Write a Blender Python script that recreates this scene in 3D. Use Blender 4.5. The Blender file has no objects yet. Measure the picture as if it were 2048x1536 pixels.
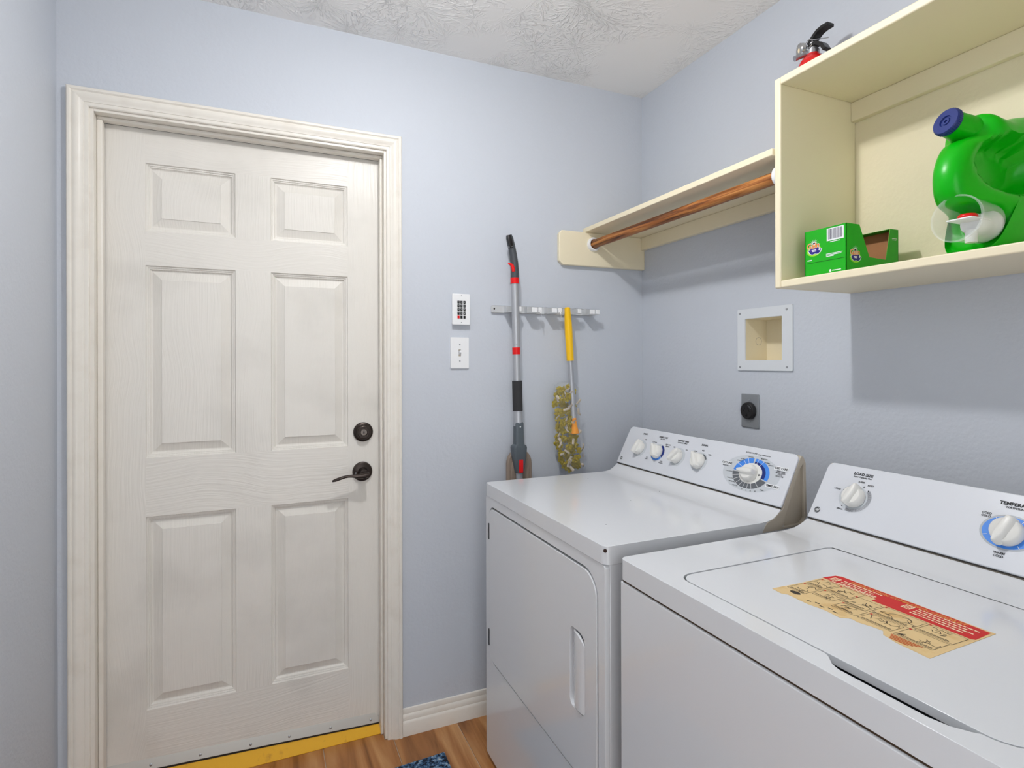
import bpy, bmesh, math, random
from mathutils import Vector, Matrix
R = math.radians
scene = bpy.context.scene
COL = scene.collection

# ------------------------------------------------------------------ camera
cam_d = bpy.data.cameras.new('camera')
cam_d.sensor_fit = 'HORIZONTAL'; cam_d.sensor_width = 36.0
cam_d.lens = 1130.99 / 2048 * 36.0
cam_d.shift_y = -(768 - 726.37) / 2048
cam_d.clip_start = 0.02
cam = bpy.data.objects.new('camera', cam_d); COL.objects.link(cam)
cam.matrix_world = Matrix.Translation((-1.468, -1.9895, 1.3132)) @ Matrix.Rotation(-0.4092, 4, 'Z') @ Matrix.Rotation(R(90), 4, 'X') @ Matrix.Rotation(-0.0024, 4, 'Z')
scene.camera = cam
# ------------------------------------------------------------------ world (added soft fill, let in by the doorway opening behind the camera)
W = bpy.data.worlds.new('world'); scene.world = W; W.use_nodes = True
W.node_tree.nodes['Background'].inputs[0].default_value = (0.96, 0.98, 1.0, 1)
W.node_tree.nodes['Background'].inputs[1].default_value = 2.6
# ------------------------------------------------------------------ view
vs = scene.view_settings
vs.view_transform = 'Standard'; vs.look = 'None'; vs.gamma = 1.0; vs.use_curve_mapping = False
vs.exposure = 0.12
BULB_POS = (-1.10, -0.92, 2.435); BULB_STRENGTH = 6.0; LAMP_W = 4.3; GLOBE_W = 13.5

# ------------------------------------------------------------------ materials
MATS = {}
def mat(name, col, rough=0.5, metal=0.0, spec=0.5, coat=0.0, bump=None, trans=0.0, ior=1.45, alpha=1.0, emis=None, var=None, coord='Object'):
    if name in MATS: return MATS[name]
    m = bpy.data.materials.new(name); m.use_nodes = True; MATS[name] = m
    nt = m.node_tree; b = nt.nodes['Principled BSDF']
    b.inputs['Base Color'].default_value = (*col, 1)
    b.inputs['Roughness'].default_value = rough; b.inputs['Metallic'].default_value = metal
    b.inputs['Specular IOR Level'].default_value = spec; b.inputs['Coat Weight'].default_value = coat
    b.inputs['Coat Roughness'].default_value = 0.08
    b.inputs['Transmission Weight'].default_value = trans; b.inputs['IOR'].default_value = ior
    b.inputs['Alpha'].default_value = alpha
    if emis: b.inputs['Emission Color'].default_value = (*emis[0], 1); b.inputs['Emission Strength'].default_value = emis[1]
    if bump or var:
        tc = nt.nodes.new('ShaderNodeTexCoord')
    if bump:   # list of (scale xyz, strength, distance, detail)
        prev = None
        for sc, st, dist, det in bump:
            mp = nt.nodes.new('ShaderNodeMapping'); mp.inputs['Scale'].default_value = sc
            nz = nt.nodes.new('ShaderNodeTexNoise'); nz.inputs['Scale'].default_value = 1.0; nz.inputs['Detail'].default_value = det
            bp = nt.nodes.new('ShaderNodeBump'); bp.inputs['Strength'].default_value = st; bp.inputs['Distance'].default_value = dist
            nt.links.new(tc.outputs[coord], mp.inputs[0]); nt.links.new(mp.outputs[0], nz.inputs[0]); nt.links.new(nz.outputs[0], bp.inputs['Height'])
            if prev: nt.links.new(prev.outputs[0], bp.inputs['Normal'])
            prev = bp
        nt.links.new(prev.outputs[0], b.inputs['Normal'])
    if var:    # (scale xyz, colour2, low, high)
        sc, c2, lo, hi = var
        mp = nt.nodes.new('ShaderNodeMapping'); mp.inputs['Scale'].default_value = sc
        nz = nt.nodes.new('ShaderNodeTexNoise'); nz.inputs['Scale'].default_value = 1.0; nz.inputs['Detail'].default_value = 5
        mr = nt.nodes.new('ShaderNodeMapRange'); mr.inputs[1].default_value = lo; mr.inputs[2].default_value = hi
        mx = nt.nodes.new('ShaderNodeMix'); mx.data_type = 'RGBA'
        mx.inputs[6].default_value = (*col, 1); mx.inputs[7].default_value = (*c2, 1)
        nt.links.new(tc.outputs[coord], mp.inputs[0]); nt.links.new(mp.outputs[0], nz.inputs[0]); nt.links.new(nz.outputs[0], mr.inputs[0])
        nt.links.new(mr.outputs[0], mx.inputs[0]); nt.links.new(mx.outputs[2], b.inputs['Base Color'])
    return m
def srgb(r, g, b):
    f = lambda c: (c/255/12.92 if c/255 <= 0.04045 else ((c/255+0.055)/1.055)**2.4)
    return (f(r), f(g), f(b))

wall_m = mat('wall_paint', srgb(200, 205, 213), 0.55, spec=0.25, bump=[((85, 85, 85), 0.34, 0.003, 3), ((22, 22, 22), 0.16, 0.006, 2)])
trim_m = mat('trim_paint', srgb(234, 229, 219), 0.32, spec=0.45, var=((14, 14, 14), srgb(228, 222, 211), 0.5, 0.7))
cab_m = mat('cream_paint', srgb(239, 228, 198), 0.42, spec=0.4, bump=[((30, 30, 30), 0.05, 0.002, 3)])
cabback_m = mat('cream_paint_textured', srgb(239, 228, 198), 0.5, spec=0.35, bump=[((60, 60, 60), 0.25, 0.004, 3), ((16, 16, 16), 0.25, 0.006, 4)])
DOORC = srgb(229, 225, 217)
def door_mat(name, vertical):
    m = mat(name, DOORC, 0.34, spec=0.45)
    nt = m.node_tree; b = nt.nodes['Principled BSDF']
    tc = nt.nodes.new('ShaderNodeTexCoord'); geo = nt.nodes.new('ShaderNodeNewGeometry')
    mp = nt.nodes.new('ShaderNodeMapping'); mp.inputs['Scale'].default_value = (170, 1, 5) if vertical else (5, 1, 170)
    warp = nt.nodes.new('ShaderNodeTexNoise'); warp.inputs['Scale'].default_value = 2.6; warp.inputs['Detail'].default_value = 1
    vm = nt.nodes.new('ShaderNodeVectorMath'); vm.operation = 'SCALE'; vm.inputs['Scale'].default_value = 0.10
    va = nt.nodes.new('ShaderNodeVectorMath'); va.operation = 'ADD'
    nz = nt.nodes.new('ShaderNodeTexNoise'); nz.inputs['Scale'].default_value = 1; nz.inputs['Detail'].default_value = 2
    bp = nt.nodes.new('ShaderNodeBump'); bp.inputs['Strength'].default_value = 0.45; bp.inputs['Distance'].default_value = 0.0025
    L = nt.links.new
    L(geo.outputs['Position'], warp.inputs[0]); L(warp.outputs['Color'], vm.inputs[0]); L(geo.outputs['Position'], va.inputs[0]); L(vm.outputs[0], va.inputs[1])
    L(va.outputs[0], mp.inputs[0]); L(mp.outputs[0], nz.inputs[0]); L(nz.outputs[0], bp.inputs['Height']); L(bp.outputs[0], b.inputs['Normal'])
    # scuffs and grime rubbed into the lower part of the door
    g = nt.nodes.new('ShaderNodeTexNoise'); g.inputs['Scale'].default_value = 4.0; g.inputs['Detail'].default_value = 6
    mr = nt.nodes.new('ShaderNodeMapRange'); mr.inputs[1].default_value = 0.52; mr.inputs[2].default_value = 0.8; mr.inputs[4].default_value = 0.5
    mx = nt.nodes.new('ShaderNodeMix'); mx.data_type = 'RGBA'; mx.inputs[6].default_value = (*DOORC, 1); mx.inputs[7].default_value = (*srgb(196, 192, 184), 1)
    L(geo.outputs['Position'], g.inputs[0]); L(g.outputs[0], mr.inputs[0]); L(mr.outputs[0], mx.inputs[0]); L(mx.outputs[2], b.inputs['Base Color'])
    return m
door_v = door_mat('door_grain_upright', True); door_h = door_mat('door_grain_level', False)

def ceiling_mat():
    m = mat('ceiling_stomp_texture', srgb(246, 245, 243), 0.8, spec=0.15)
    nt = m.node_tree; b = nt.nodes['Principled BSDF']; N = nt.nodes.new; L = nt.links.new
    tc = N('ShaderNodeTexCoord')
    hs = []
    for off, sc in ((0.0, 4.6), (3.37, 5.6)):
        ad = N('ShaderNodeVectorMath'); ad.operation = 'ADD'; ad.inputs[1].default_value = (off, off*1.7, 0)
        L(tc.outputs['Object'], ad.inputs[0])
        vo = N('ShaderNodeTexVoronoi'); vo.voronoi_dimensions = '2D'; vo.inputs['Scale'].default_value = sc; vo.inputs['Randomness'].default_value = 1.0
        L(ad.outputs[0], vo.inputs['Vector'])
        sb = N('ShaderNodeVectorMath'); sb.operation = 'SUBTRACT'; L(ad.outputs[0], sb.inputs[0]); L(vo.outputs['Position'], sb.inputs[1])
        sx = N('ShaderNodeSeparateXYZ'); L(sb.outputs[0], sx.inputs[0])
        at = N('ShaderNodeMath'); at.operation = 'ARCTAN2'; L(sx.outputs[1], at.inputs[0]); L(sx.outputs[0], at.inputs[1])
        m1 = N('ShaderNodeMath'); m1.operation = 'MULTIPLY'; m1.inputs[1].default_value = 9.0; L(at.outputs[0], m1.inputs[0])
        ln = N('ShaderNodeVectorMath'); ln.operation = 'LENGTH'; L(sb.outputs[0], ln.inputs[0])
        m2 = N('ShaderNodeMath'); m2.operation = 'MULTIPLY'; m2.inputs[1].default_value = 26.0; L(ln.outputs['Value'], m2.inputs[0])
        sc_ = N('ShaderNodeSeparateColor'); L(vo.outputs['Color'], sc_.inputs[0])
        m3 = N('ShaderNodeMath'); m3.operation = 'MULTIPLY'; m3.inputs[1].default_value = 40.0; L(sc_.outputs[0], m3.inputs[0])
        cb = N('ShaderNodeCombineXYZ'); L(m1.outputs[0], cb.inputs[0]); L(m2.outputs[0], cb.inputs[1]); L(m3.outputs[0], cb.inputs[2])
        nz = N('ShaderNodeTexNoise'); nz.inputs['Scale'].default_value = 1.0; nz.inputs['Detail'].default_value = 2; L(cb.outputs[0], nz.inputs[0])
        mr = N('ShaderNodeMapRange'); mr.inputs[1].default_value = 0.52; mr.inputs[2].default_value = 0.68; L(nz.outputs[0], mr.inputs[0])
        hs.append(mr)
    mxm = N('ShaderNodeMath'); mxm.operation = 'MAXIMUM'; L(hs[0].outputs[0], mxm.inputs[0]); L(hs[1].outputs[0], mxm.inputs[1])
    mk = N('ShaderNodeTexNoise'); mk.inputs['Scale'].default_value = 3.0; L(tc.outputs['Object'], mk.inputs[0])
    mkr = N('ShaderNodeMapRange'); mkr.inputs[1].default_value = 0.40; mkr.inputs[2].default_value = 0.58; L(mk.outputs[0], mkr.inputs[0])
    mu = N('ShaderNodeMath'); mu.operation = 'MULTIPLY'; L(mxm.outputs[0], mu.inputs[0]); L(mkr.outputs[0], mu.inputs[1])
    bp = N('ShaderNodeBump'); bp.inputs['Strength'].default_value = 0.65; bp.inputs['Distance'].default_value = 0.0065
    L(mu.outputs[0], bp.inputs['Height']); L(bp.outputs[0], b.inputs['Normal'])
    return m
ceil_m = ceiling_mat()

def wood_mat(name, c1, c2, c3, sc, rough=0.4, rnd=True, coat=0.0):
    m = mat(name, c1, rough, coat=coat)
    nt = m.node_tree; b = nt.nodes['Principled BSDF']; N = nt.nodes.new; L = nt.links.new
    geo = N('ShaderNodeNewGeometry'); oi = N('ShaderNodeObjectInfo')
    mul = N('ShaderNodeMath'); mul.operation = 'MULTIPLY'; mul.inputs[1].default_value = 17.0 if rnd else 0.0; L(oi.outputs['Random'], mul.inputs[0])
    ad = N('ShaderNodeVectorMath'); ad.operation = 'ADD'; L(geo.outputs['Position'], ad.inputs[0]); L(mul.outputs[0], ad.inputs[1])
    mp = N('ShaderNodeMapping'); mp.inputs['Scale'].default_value = sc; L(ad.outputs[0], mp.inputs[0])
    nz = N('ShaderNodeTexNoise'); nz.inputs['Scale'].default_value = 1; nz.inputs['Detail'].default_value = 6; nz.inputs['Distortion'].default_value = 1.2; L(mp.outputs[0], nz.inputs[0])
    cr = N('ShaderNodeValToRGB'); e = cr.color_ramp.elements
    e[0].position = 0.32; e[0].color = (*c2, 1); e[1].position = 0.7; e[1].color = (*c3, 1)
    x = cr.color_ramp.elements.new(0.5); x.color = (*c1, 1)
    L(nz.outputs[0], cr.inputs[0]); L(cr.outputs[0], b.inputs['Base Color'])
    return m
plank_m = wood_mat('wood_look_tile', srgb(168, 112, 62), srgb(112, 68, 34), srgb(200, 150, 98), (16, 1.3, 16), 0.35)
rod_m = wood_mat('varnished_pine', srgb(150, 88, 36), srgb(78, 38, 10), srgb(200, 138, 74), (75, 3.2, 75), 0.42, False, 0.0)
grout_m = mat('grout', srgb(214, 200, 182), 0.9)
white_m = mat('white_enamel', srgb(222, 224, 227), 0.16, spec=0.5, coat=0.35, bump=[((5, 5, 5), 0.01, 0.004, 1)])
console_m = mat('console_white', srgb(217, 220, 226), 0.28, spec=0.45)
beige_m = mat('beige_plastic', srgb(196, 186, 170), 0.45)
knob_m = mat('knob_plastic', srgb(232, 231, 226), 0.3)
plasticw_m = mat('white_plastic', srgb(238, 239, 240), 0.35)
dkgap_m = mat('dark_gap', srgb(34, 32, 30), 0.8)
ink_m = mat('black_ink', srgb(30, 32, 36), 0.6)
greyink_m = mat('light_grey_ink', srgb(200, 205, 210), 0.45)
midgrey_m = mat('grey_ink', srgb(96, 100, 106), 0.45)
blue_m = mat('bright_blue_ink', srgb(70, 140, 232), 0.4)
navy_m = mat('navy_ink', srgb(18, 40, 120), 0.4)
whiteink_m = mat('white_ink', srgb(240, 242, 244), 0.45)
bronze_m = mat('oil_rubbed_bronze', srgb(62, 54, 50), 0.36, metal=0.75)
bronze2_m = mat('dark_bronze', srgb(34, 30, 28), 0.42, metal=0.6)
steel_m = mat('brushed_steel', srgb(176, 178, 182), 0.34, metal=0.85)
alu_m = mat('satin_aluminium', srgb(186, 188, 192), 0.42, metal=0.6)
chrome_m = mat('chrome', srgb(205, 205, 205), 0.15, metal=1.0)
sweep_m = mat('sweep_aluminium', srgb(188, 185, 178), 0.45, metal=0.35)
yellowsill_m = mat('yellow_painted_sill', srgb(236, 178, 22), 0.5, var=((30, 30, 30), srgb(190, 128, 20), 0.6, 0.8))
plate_m = mat('grey_metal_plate', srgb(150, 154, 158), 0.42, metal=0.4)
blackp_m = mat('black_plastic', srgb(26, 25, 26), 0.35)
foam_m = mat('black_foam', srgb(52, 52, 54), 0.9)
slate_m = mat('slate_plastic', srgb(82, 90, 96), 0.42)
dslate_m = mat('dark_slate_plastic', srgb(70, 74, 78), 0.4)
red_m = mat('red_plastic', srgb(226, 16, 18), 0.32)
redpaint_m = mat('red_enamel', srgb(222, 14, 12), 0.25, coat=0.4)
taupe_m = mat('taupe_plastic', srgb(146, 130, 116), 0.5)
yel_m = mat('yellow_plastic', srgb(250, 196, 12), 0.3)
oran_m = mat('orange_plastic', srgb(248, 158, 10), 0.35)
tuft_m = mat('chenille_yellow', srgb(250, 224, 50), 0.9, bump=[((260, 260, 260), 0.9, 0.004, 2)], var=((30, 30, 30), srgb(222, 190, 50), 0.5, 0.8))
strip_m = mat('beige_fabric', srgb(196, 184, 166), 0.85)
green_m = mat('green_plastic', srgb(0, 178, 8), 0.32, spec=0.4)
cgreen_m = mat('green_card', srgb(12, 170, 14), 0.42)
card_m = mat('cardboard', srgb(178, 128, 84), 0.85)
dblue_m = mat('navy_cap_plastic', srgb(30, 48, 118), 0.35)
orangeink_m = mat('orange_ink', srgb(245, 140, 40), 0.5)
purple_m = mat('purple_ink', srgb(74, 40, 140), 0.5)
indigo_m = mat('indigo_ink', srgb(32, 34, 130), 0.5)
lime_m = mat('lime_ink', srgb(150, 220, 40), 0.5)
tan_m = mat('tan_sticker_paper', srgb(226, 196, 142), 0.55, var=((18, 18, 18), srgb(206, 158, 84), 0.55, 0.75))
stickred_m = mat('sticker_red_ink', srgb(206, 24, 18), 0.5)
rustink_m = mat('rust_ink', srgb(196, 90, 30), 0.6)
cream_ink = mat('cream_ink', srgb(244, 226, 190), 0.6)
rust_m = mat('rust', srgb(44, 24, 14), 0.8)
clear_m = mat('clear_polypropylene', (0.86, 0.93, 0.90), 0.12, alpha=0.19)
film_m = mat('clear_film', (0.95, 0.95, 0.95), 0.12, alpha=0.07)
rubber_m = mat('dark_rubber', srgb(40, 38, 36), 0.8)
dial_red = mat('gauge_red', srgb(200, 60, 50), 0.4)
glow_m = mat('lit_diffuser', (1, 1, 1), 0.5, emis=((1.0, 0.965, 0.93), BULB_STRENGTH))
def rug_mat():
    m = mat('rug_pile', srgb(40, 60, 84), 0.95)
    nt = m.node_tree; b = nt.nodes['Principled BSDF']; N = nt.nodes.new; L = nt.links.new
    tc = N('ShaderNodeTexCoord'); vo = N('ShaderNodeTexNoise'); vo.inputs['Scale'].default_value = 85; vo.inputs['Detail'].default_value = 5; vo.inputs['Roughness'].default_value = 0.7
    cr = N('ShaderNodeValToRGB'); cr.color_ramp.interpolation = 'CONSTANT'
    e = cr.color_ramp.elements; e[0].position = 0; e[0].color = (*srgb(20, 26, 38), 1); e[1].position = 0.47; e[1].color = (*srgb(58, 92, 128), 1)
    x = e.new(0.56); x.color = (*srgb(120, 150, 176), 1); x = e.new(0.64); x.color = (*srgb(206, 204, 196), 1)
    L(tc.outputs['Object'], vo.inputs[0]); L(vo.outputs[0], cr.inputs[0]); L(cr.outputs[0], b.inputs['Base Color'])
    return m
rug_m = rug_mat()

# ------------------------------------------------------------------ mesh helpers
WL = {}
class MB:
    def __init__(s): s.v = []; s.f = []
    def add(s, vs_, fs):
        o = len(s.v); s.v += [Vector(v) for v in vs_]; s.f += [tuple(i+o for i in f) for f in fs]; return s
    def box(s, x0, x1, y0, y1, z0, z1):
        return s.add([(x0,y0,z0),(x1,y0,z0),(x1,y1,z0),(x0,y1,z0),(x0,y0,z1),(x1,y0,z1),(x1,y1,z1),(x0,y1,z1)],
                     [(0,3,2,1),(4,5,6,7),(0,1,5,4),(1,2,6,5),(2,3,7,6),(3,0,4,7)])
    def prism(s, poly, axis, a, b):
        n = len(poly)
        def P(p, t): return {'x': (t, p[0], p[1]), 'y': (p[0], t, p[1]), 'z': (p[0], p[1], t)}[axis]
        return s.add([P(p, a) for p in poly] + [P(p, b) for p in poly],
                     [tuple(range(n))[::-1], tuple(range(n, 2*n))] + [(i, (i+1) % n, n+(i+1) % n, n+i) for i in range(n)])
    def loft(s, loops, cap=True, closed=True):
        n = len(loops[0]); V = [p for l in loops for p in l]; F = []
        for k in range(len(loops)-1):
            for i in range(n if closed else n-1):
                j = (i+1) % n; F.append((k*n+i, k*n+j, (k+1)*n+j, (k+1)*n+i))
        if cap: F.append(tuple(range(n))[::-1]); F.append(tuple((len(loops)-1)*n+i for i in range(n)))
        return s.add(V, F)
    def lathe(s, prof, org, axis, seg=24, cap=True):
        ax = Vector(axis).normalized(); u = ax.orthogonal().normalized(); w = ax.cross(u); o = Vector(org)
        return s.loft([[o + ax*h + (u*math.cos(2*math.pi*i/seg) + w*math.sin(2*math.pi*i/seg))*max(r, 1e-5) for i in range(seg)] for r, h in prof], cap)
    def cyl(s, a, b, r, seg=16, r2=None):
        a = Vector(a); b = Vector(b); L = (b-a).length
        return s.lathe([(r, 0), (r if r2 is None else r2, L)], a, b-a, seg)
    def tube(s, pts, rad, seg=12, flat=1.0, up=None):
        pts = [Vector(p) for p in pts]; n = len(pts)
        if not hasattr(rad, '__len__'): rad = [rad]*n
        loops = []; pu = Vector(up) if up else None
        for k in range(n):
            t = (pts[min(k+1, n-1)] - pts[max(k-1, 0)]).normalized()
            if pu is None: pu = t.orthogonal()
            u = (pu - t*pu.dot(t)).normalized(); pu = u; w = t.cross(u)
            loops.append([pts[k] + u*math.cos(2*math.pi*i/seg)*rad[k]*flat + w*math.sin(2*math.pi*i/seg)*rad[k] for i in range(seg)])
        return s.loft(loops)
    def plate(s, outer, holes, axis, a, b):
        bm = bmesh.new()
        def P(p, t): return {'x': (t, p[0], p[1]), 'y': (p[0], t, p[1]), 'z': (p[0], p[1], t)}[axis]
        es = []
        for loop in [outer] + holes:
            vv = [bm.verts.new(P(p, a)) for p in loop]
            es += [bm.edges.new((vv[i], vv[(i+1) % len(vv)])) for i in range(len(vv))]
        bmesh.ops.triangle_fill(bm, use_beauty=True, use_dissolve=False, edges=es)
        r = bmesh.ops.extrude_face_region(bm, geom=bm.faces[:])
        d = Vector(P((0, 0), b)) - Vector(P((0, 0), a))
        bmesh.ops.translate(bm, vec=d, verts=[g for g in r['geom'] if isinstance(g, bmesh.types.BMVert)])
        bm.verts.index_update()
        s.add([v.co.copy() for v in bm.verts], [tuple(v.index for v in f.verts) for f in bm.faces]); bm.free(); return s
    def build(s, name, material, parent=None, bevel=0.0, seg=2, smooth=35, subsurf=0):
        me = bpy.data.meshes.new(name)
        lo = Vector([min(v[i] for v in s.v) for i in range(3)]); hi = Vector([max(v[i] for v in s.v) for i in range(3)])
        c = (lo+hi)/2
        if parent is None: c.z = lo.z
        me.from_pydata([v-c for v in s.v], [], s.f)
        bm = bmesh.new(); bm.from_mesh(me); bmesh.ops.recalc_face_normals(bm, faces=bm.faces[:]); bm.to_mesh(me); bm.free()
        me.materials.append(material)
        o = bpy.data.objects.new(name, me); COL.objects.link(o)
        WL[o.name] = c
        if parent: o.parent = parent; o.location = c - WL[parent.name]
        else: o.location = c
        if smooth:
            me.shade_smooth(); me.set_sharp_from_angle(angle=R(smooth))
        if bevel:
            bv = o.modifiers.new('bevel', 'BEVEL'); bv.width = bevel; bv.segments = seg; bv.limit_method = 'ANGLE'; bv.angle_limit = R(40); bv.harden_normals = False
        if subsurf:
            ss = o.modifiers.new('subsurf', 'SUBSURF'); ss.levels = subsurf; ss.render_levels = subsurf
        return o
def tag(o, label, cat, group=None, kind=None):
    o['label'] = label; o['category'] = cat
    if group: o['group'] = group
    if kind: o['kind'] = kind
    return o
def thing(name, loc, label, cat, group=None, kind=None):
    o = bpy.data.objects.new(name, None); o.empty_display_size = 0.05; COL.objects.link(o)
    o.location = loc; WL[o.name] = Vector(loc)
    return tag(o, label, cat, group, kind)
def rrect(x0, x1, y0, y1, r, n=6):
    rs = r if hasattr(r, '__len__') else (r, r, r, r)   # (x0,y0) (x1,y0) (x1,y1) (x0,y1)
    out = []
    for (cx, cy, a0, rr) in ((x0, y0, 180, rs[0]), (x1, y0, 270, rs[1]), (x1, y1, 0, rs[2]), (x0, y1, 90, rs[3])):
        sx = 1 if cx == x0 else -1; sy = 1 if cy == y0 else -1
        for k in range(n+1):
            a = R(a0 + 90*k/n); out.append((cx + sx*rr + rr*math.cos(a), cy + sy*rr + rr*math.sin(a)))
    return out
def text_geo(body, size, bold=0.0, shear=0.0, align='CENTER'):
    cu = bpy.data.curves.new('lettering_source', 'FONT'); cu.body = body; cu.size = size; cu.align_x = align; cu.align_y = 'CENTER'
    cu.offset = bold*size; cu.shear = shear; cu.resolution_u = 2
    ob = bpy.data.objects.new('lettering_source', cu)
    me = bpy.data.meshes.new_from_object(ob)
    v = [(p.co.x, p.co.y) for p in me.vertices]; f = [tuple(q.vertices) for q in me.polygons]
    bpy.data.objects.remove(ob); bpy.data.curves.remove(cu); bpy.data.meshes.remove(me)
    return v, f
class Frame:            # flat artwork on a real surface: (u, v, lift) -> world
    def __init__(s, org, U, V):
        s.o = Vector(org); s.U = Vector(U).normalized(); s.V = Vector(V).normalized(); s.N = s.U.cross(s.V).normalized()
    def p(s, u, v, h=0.0): return s.o + s.U*u + s.V*v + s.N*h
    def poly(s, mb, pts, h): mb.add([s.p(u, v, h) for u, v in pts], [tuple(range(len(pts)))])
    def rect(s, mb, u0, u1, v0, v1, h): s.poly(mb, [(u0, v0), (u1, v0), (u1, v1), (u0, v1)], h)
    def line(s, mb, a, b, w, h):
        d = Vector((b[0]-a[0], b[1]-a[1])); n = Vector((-d.y, d.x)).normalized()*w/2
        s.poly(mb, [(a[0]+n.x, a[1]+n.y), (a[0]-n.x, a[1]-n.y), (b[0]-n.x, b[1]-n.y), (b[0]+n.x, b[1]+n.y)], h)
    def text(s, mb, body, u, v, size, h, bold=0.0, shear=0.0, align='CENTER', sx=1.0, rot=0.0):
        V, F = text_geo(body, size, bold, shear, align); c, sn = math.cos(rot), math.sin(rot)
        mb.add([s.p(u + (x*sx*c - y*sn), v + (x*sx*sn + y*c), h) for x, y in V], F)
    def ring(s, mb, u, v, r0, r1, a0, a1, h, ky=1.0, n=24):
        A = [R(a0 + (a1-a0)*i/n) for i in range(n+1)]
        pts = [s.p(u + math.cos(a)*r0, v + math.sin(a)*r0*ky, h) for a in A] + [s.p(u + math.cos(a)*r1, v + math.sin(a)*r1*ky, h) for a in A]
        mb.add(pts, [(i, i+1, n+2+i, n+1+i) for i in range(n)])
    def disc(s, mb, u, v, ru, rv, h, n=40): s.poly(mb, [(u + math.cos(2*math.pi*i/n)*ru, v + math.sin(2*math.pi*i/n)*rv) for i in range(n)], h)

def struct(o, label, cat): return tag(o, label, cat, kind='structure')

# ================================================================== THE ROOM
XL, YF, H = -2.015, -2.75, 2.44
T = 0.12
# door wall (opening for the door)
OX0, OX1, OZ = -1.948, -1.0715, 2.068
m = MB().box(XL-T, OX0, 0, T, 0, H).box(OX1, T, 0, T, 0, H).box(OX0, OX1, 0, T, OZ, H)
struct(m.build('wall_back', wall_m, smooth=0), 'pale blue textured wall holding the panelled door', 'wall')
# right wall with the recess for the laundry box
hy0, hy1, hz0, hz1 = -0.722, -0.562, 1.314, 1.464
m = MB().box(0, T, YF-T, hy0, 0, H).box(0, T, hy1, 0, 0, H).box(0, T, hy0, hy1, 0, hz0).box(0, T, hy0, hy1, hz1, H).box(0.10, T, hy0, hy1, hz0, hz1)
struct(m.build('wall_right', wall_m, smooth=0), 'pale blue textured wall behind the washer and dryer', 'wall')
struct(MB().box(XL-T, XL, YF-T, 0, 0, H).build('wall_left', wall_m, smooth=0), 'pale blue wall at the left edge of the picture', 'wall')
m = MB().box(XL, -1.93, YF-T, YF, 0, H).box(-0.95, 0, YF-T, YF, 0, H).box(-1.93, -0.95, YF-T, YF, 2.08, H)  # unseen wall; its doorway is added to let the fill light in
struct(m.build('wall_front', wall_m, smooth=0), 'pale blue unseen wall behind the camera with an added doorway letting in fill light', 'wall')
struct(MB().box(XL-T, T, YF-T, T, H, H+0.1).build('ceiling', ceil_m, smooth=0), 'off-white ceiling with stomped brush texture', 'ceiling')
fl = struct(MB().box(XL-T, T, YF-T, 0.30, -0.10, -0.004).build('floor', grout_m, smooth=0), 'wood-look tile floor with pale grout lines', 'floor')
# planks
random.seed(4)
edges = [-0.8325 + 0.231*k for k in range(-6, 5)]
edges = sorted(e for e in edges)
pm = {}
for i in range(len(edges)-1):
    x0, x1 = max(edges[i], XL), min(edges[i+1], 0.0)
    if x1 - x0 < 0.02: continue
    in_door = x0 > OX0 - 0.25 and x1 < OX1 + 0.25
    off = (i*0.41) % 1.2
    ys = [-0.002]; y = -0.35 - off
    while y > YF: ys.append(y); y -= 1.2
    ys.append(YF)
    for j, (a, b) in enumerate(zip(ys[:-1], ys[1:])):
        l, r_ = x0+0.0014, x1-0.0014; dl_, dr_ = max(l, OX0+.0215), min(r_, OX1-.0215)
        if j == 0 and dr_ - dl_ > .02:      # runs on under the door
            pg_ = [(l, b+.0014), (r_, b+.0014), (r_, a), (dr_, a), (dr_, .045), (dl_, .045), (dl_, a), (l, a)]
            pg_ = [q for i_, q in enumerate(pg_) if q != pg_[i_-1]]
            MB().prism(pg_, 'z', -0.006, 0.0).build('plank', plank_m, fl, smooth=0)
        else:
            MB().box(l, r_, b+0.0014, a-0.0014, -0.006, 0.0).build('plank', plank_m, fl, bevel=0.0008, seg=1, smooth=0)

# ---- door casing and jamb
ct = thing('trim_1', (-1.511, 0, 0), 'cream moulded casing and jamb around the door', 'door casing', kind='structure')
CX0, CX1, CZ = -1.990, -1.032, 2.109
prof = [(0, 0), (0, .014), (.0015, .017), (.004, .0185), (.009, .0185), (.0115, .0165), (.013, .0145), (.0155, .0158), (.020, .0168), (.025, .0160), (.031, .0128), (.036, .0108), (.0395, .0103), (.0405, .0085), (.0455, .0088), (.0495, .0080), (.052, .0055), (.052, 0)]
def casing(kind):
    if kind == 'L': a = [(CX0+w, -d, 0) for w, d in prof]; b = [(CX0+w, -d, CZ-w) for w, d in prof]
    if kind == 'R': a = [(CX1-w, -d, 0) for w, d in prof]; b = [(CX1-w, -d, CZ-w) for w, d in prof]
    if kind == 'H': a = [(CX0+w, -d, CZ-w) for w, d in prof]; b = [(CX1-w, -d, CZ-w) for w, d in prof]
    return MB().loft([a, b])
for k in 'LR': casing(k).build('casing_leg', trim_m, ct, smooth=28)
casing('H').build('casing_head', trim_m, ct, smooth=28)
JL, JR, JH = -1.928, -1.0915, 2.0485
MB().box(OX0, JL, 0, T, 0, OZ).build('jamb', trim_m, ct, bevel=.001)
MB().box(JR, OX1, 0, T, 0, OZ).build('jamb', trim_m, ct, bevel=.001)
MB().box(JL, JR, 0, T, JH, OZ).build('jamb_head', trim_m, ct, bevel=.001)
SL, SR, SH = -1.9135, -1.1005, 2.0385
MB().box(JL, SL, .030, .062, 0.0, SH).build('stop', trim_m, ct, bevel=.003)
MB().box(SR, JR, .030, .062, 0.0, SH).build('stop', trim_m, ct, bevel=.003)
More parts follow.
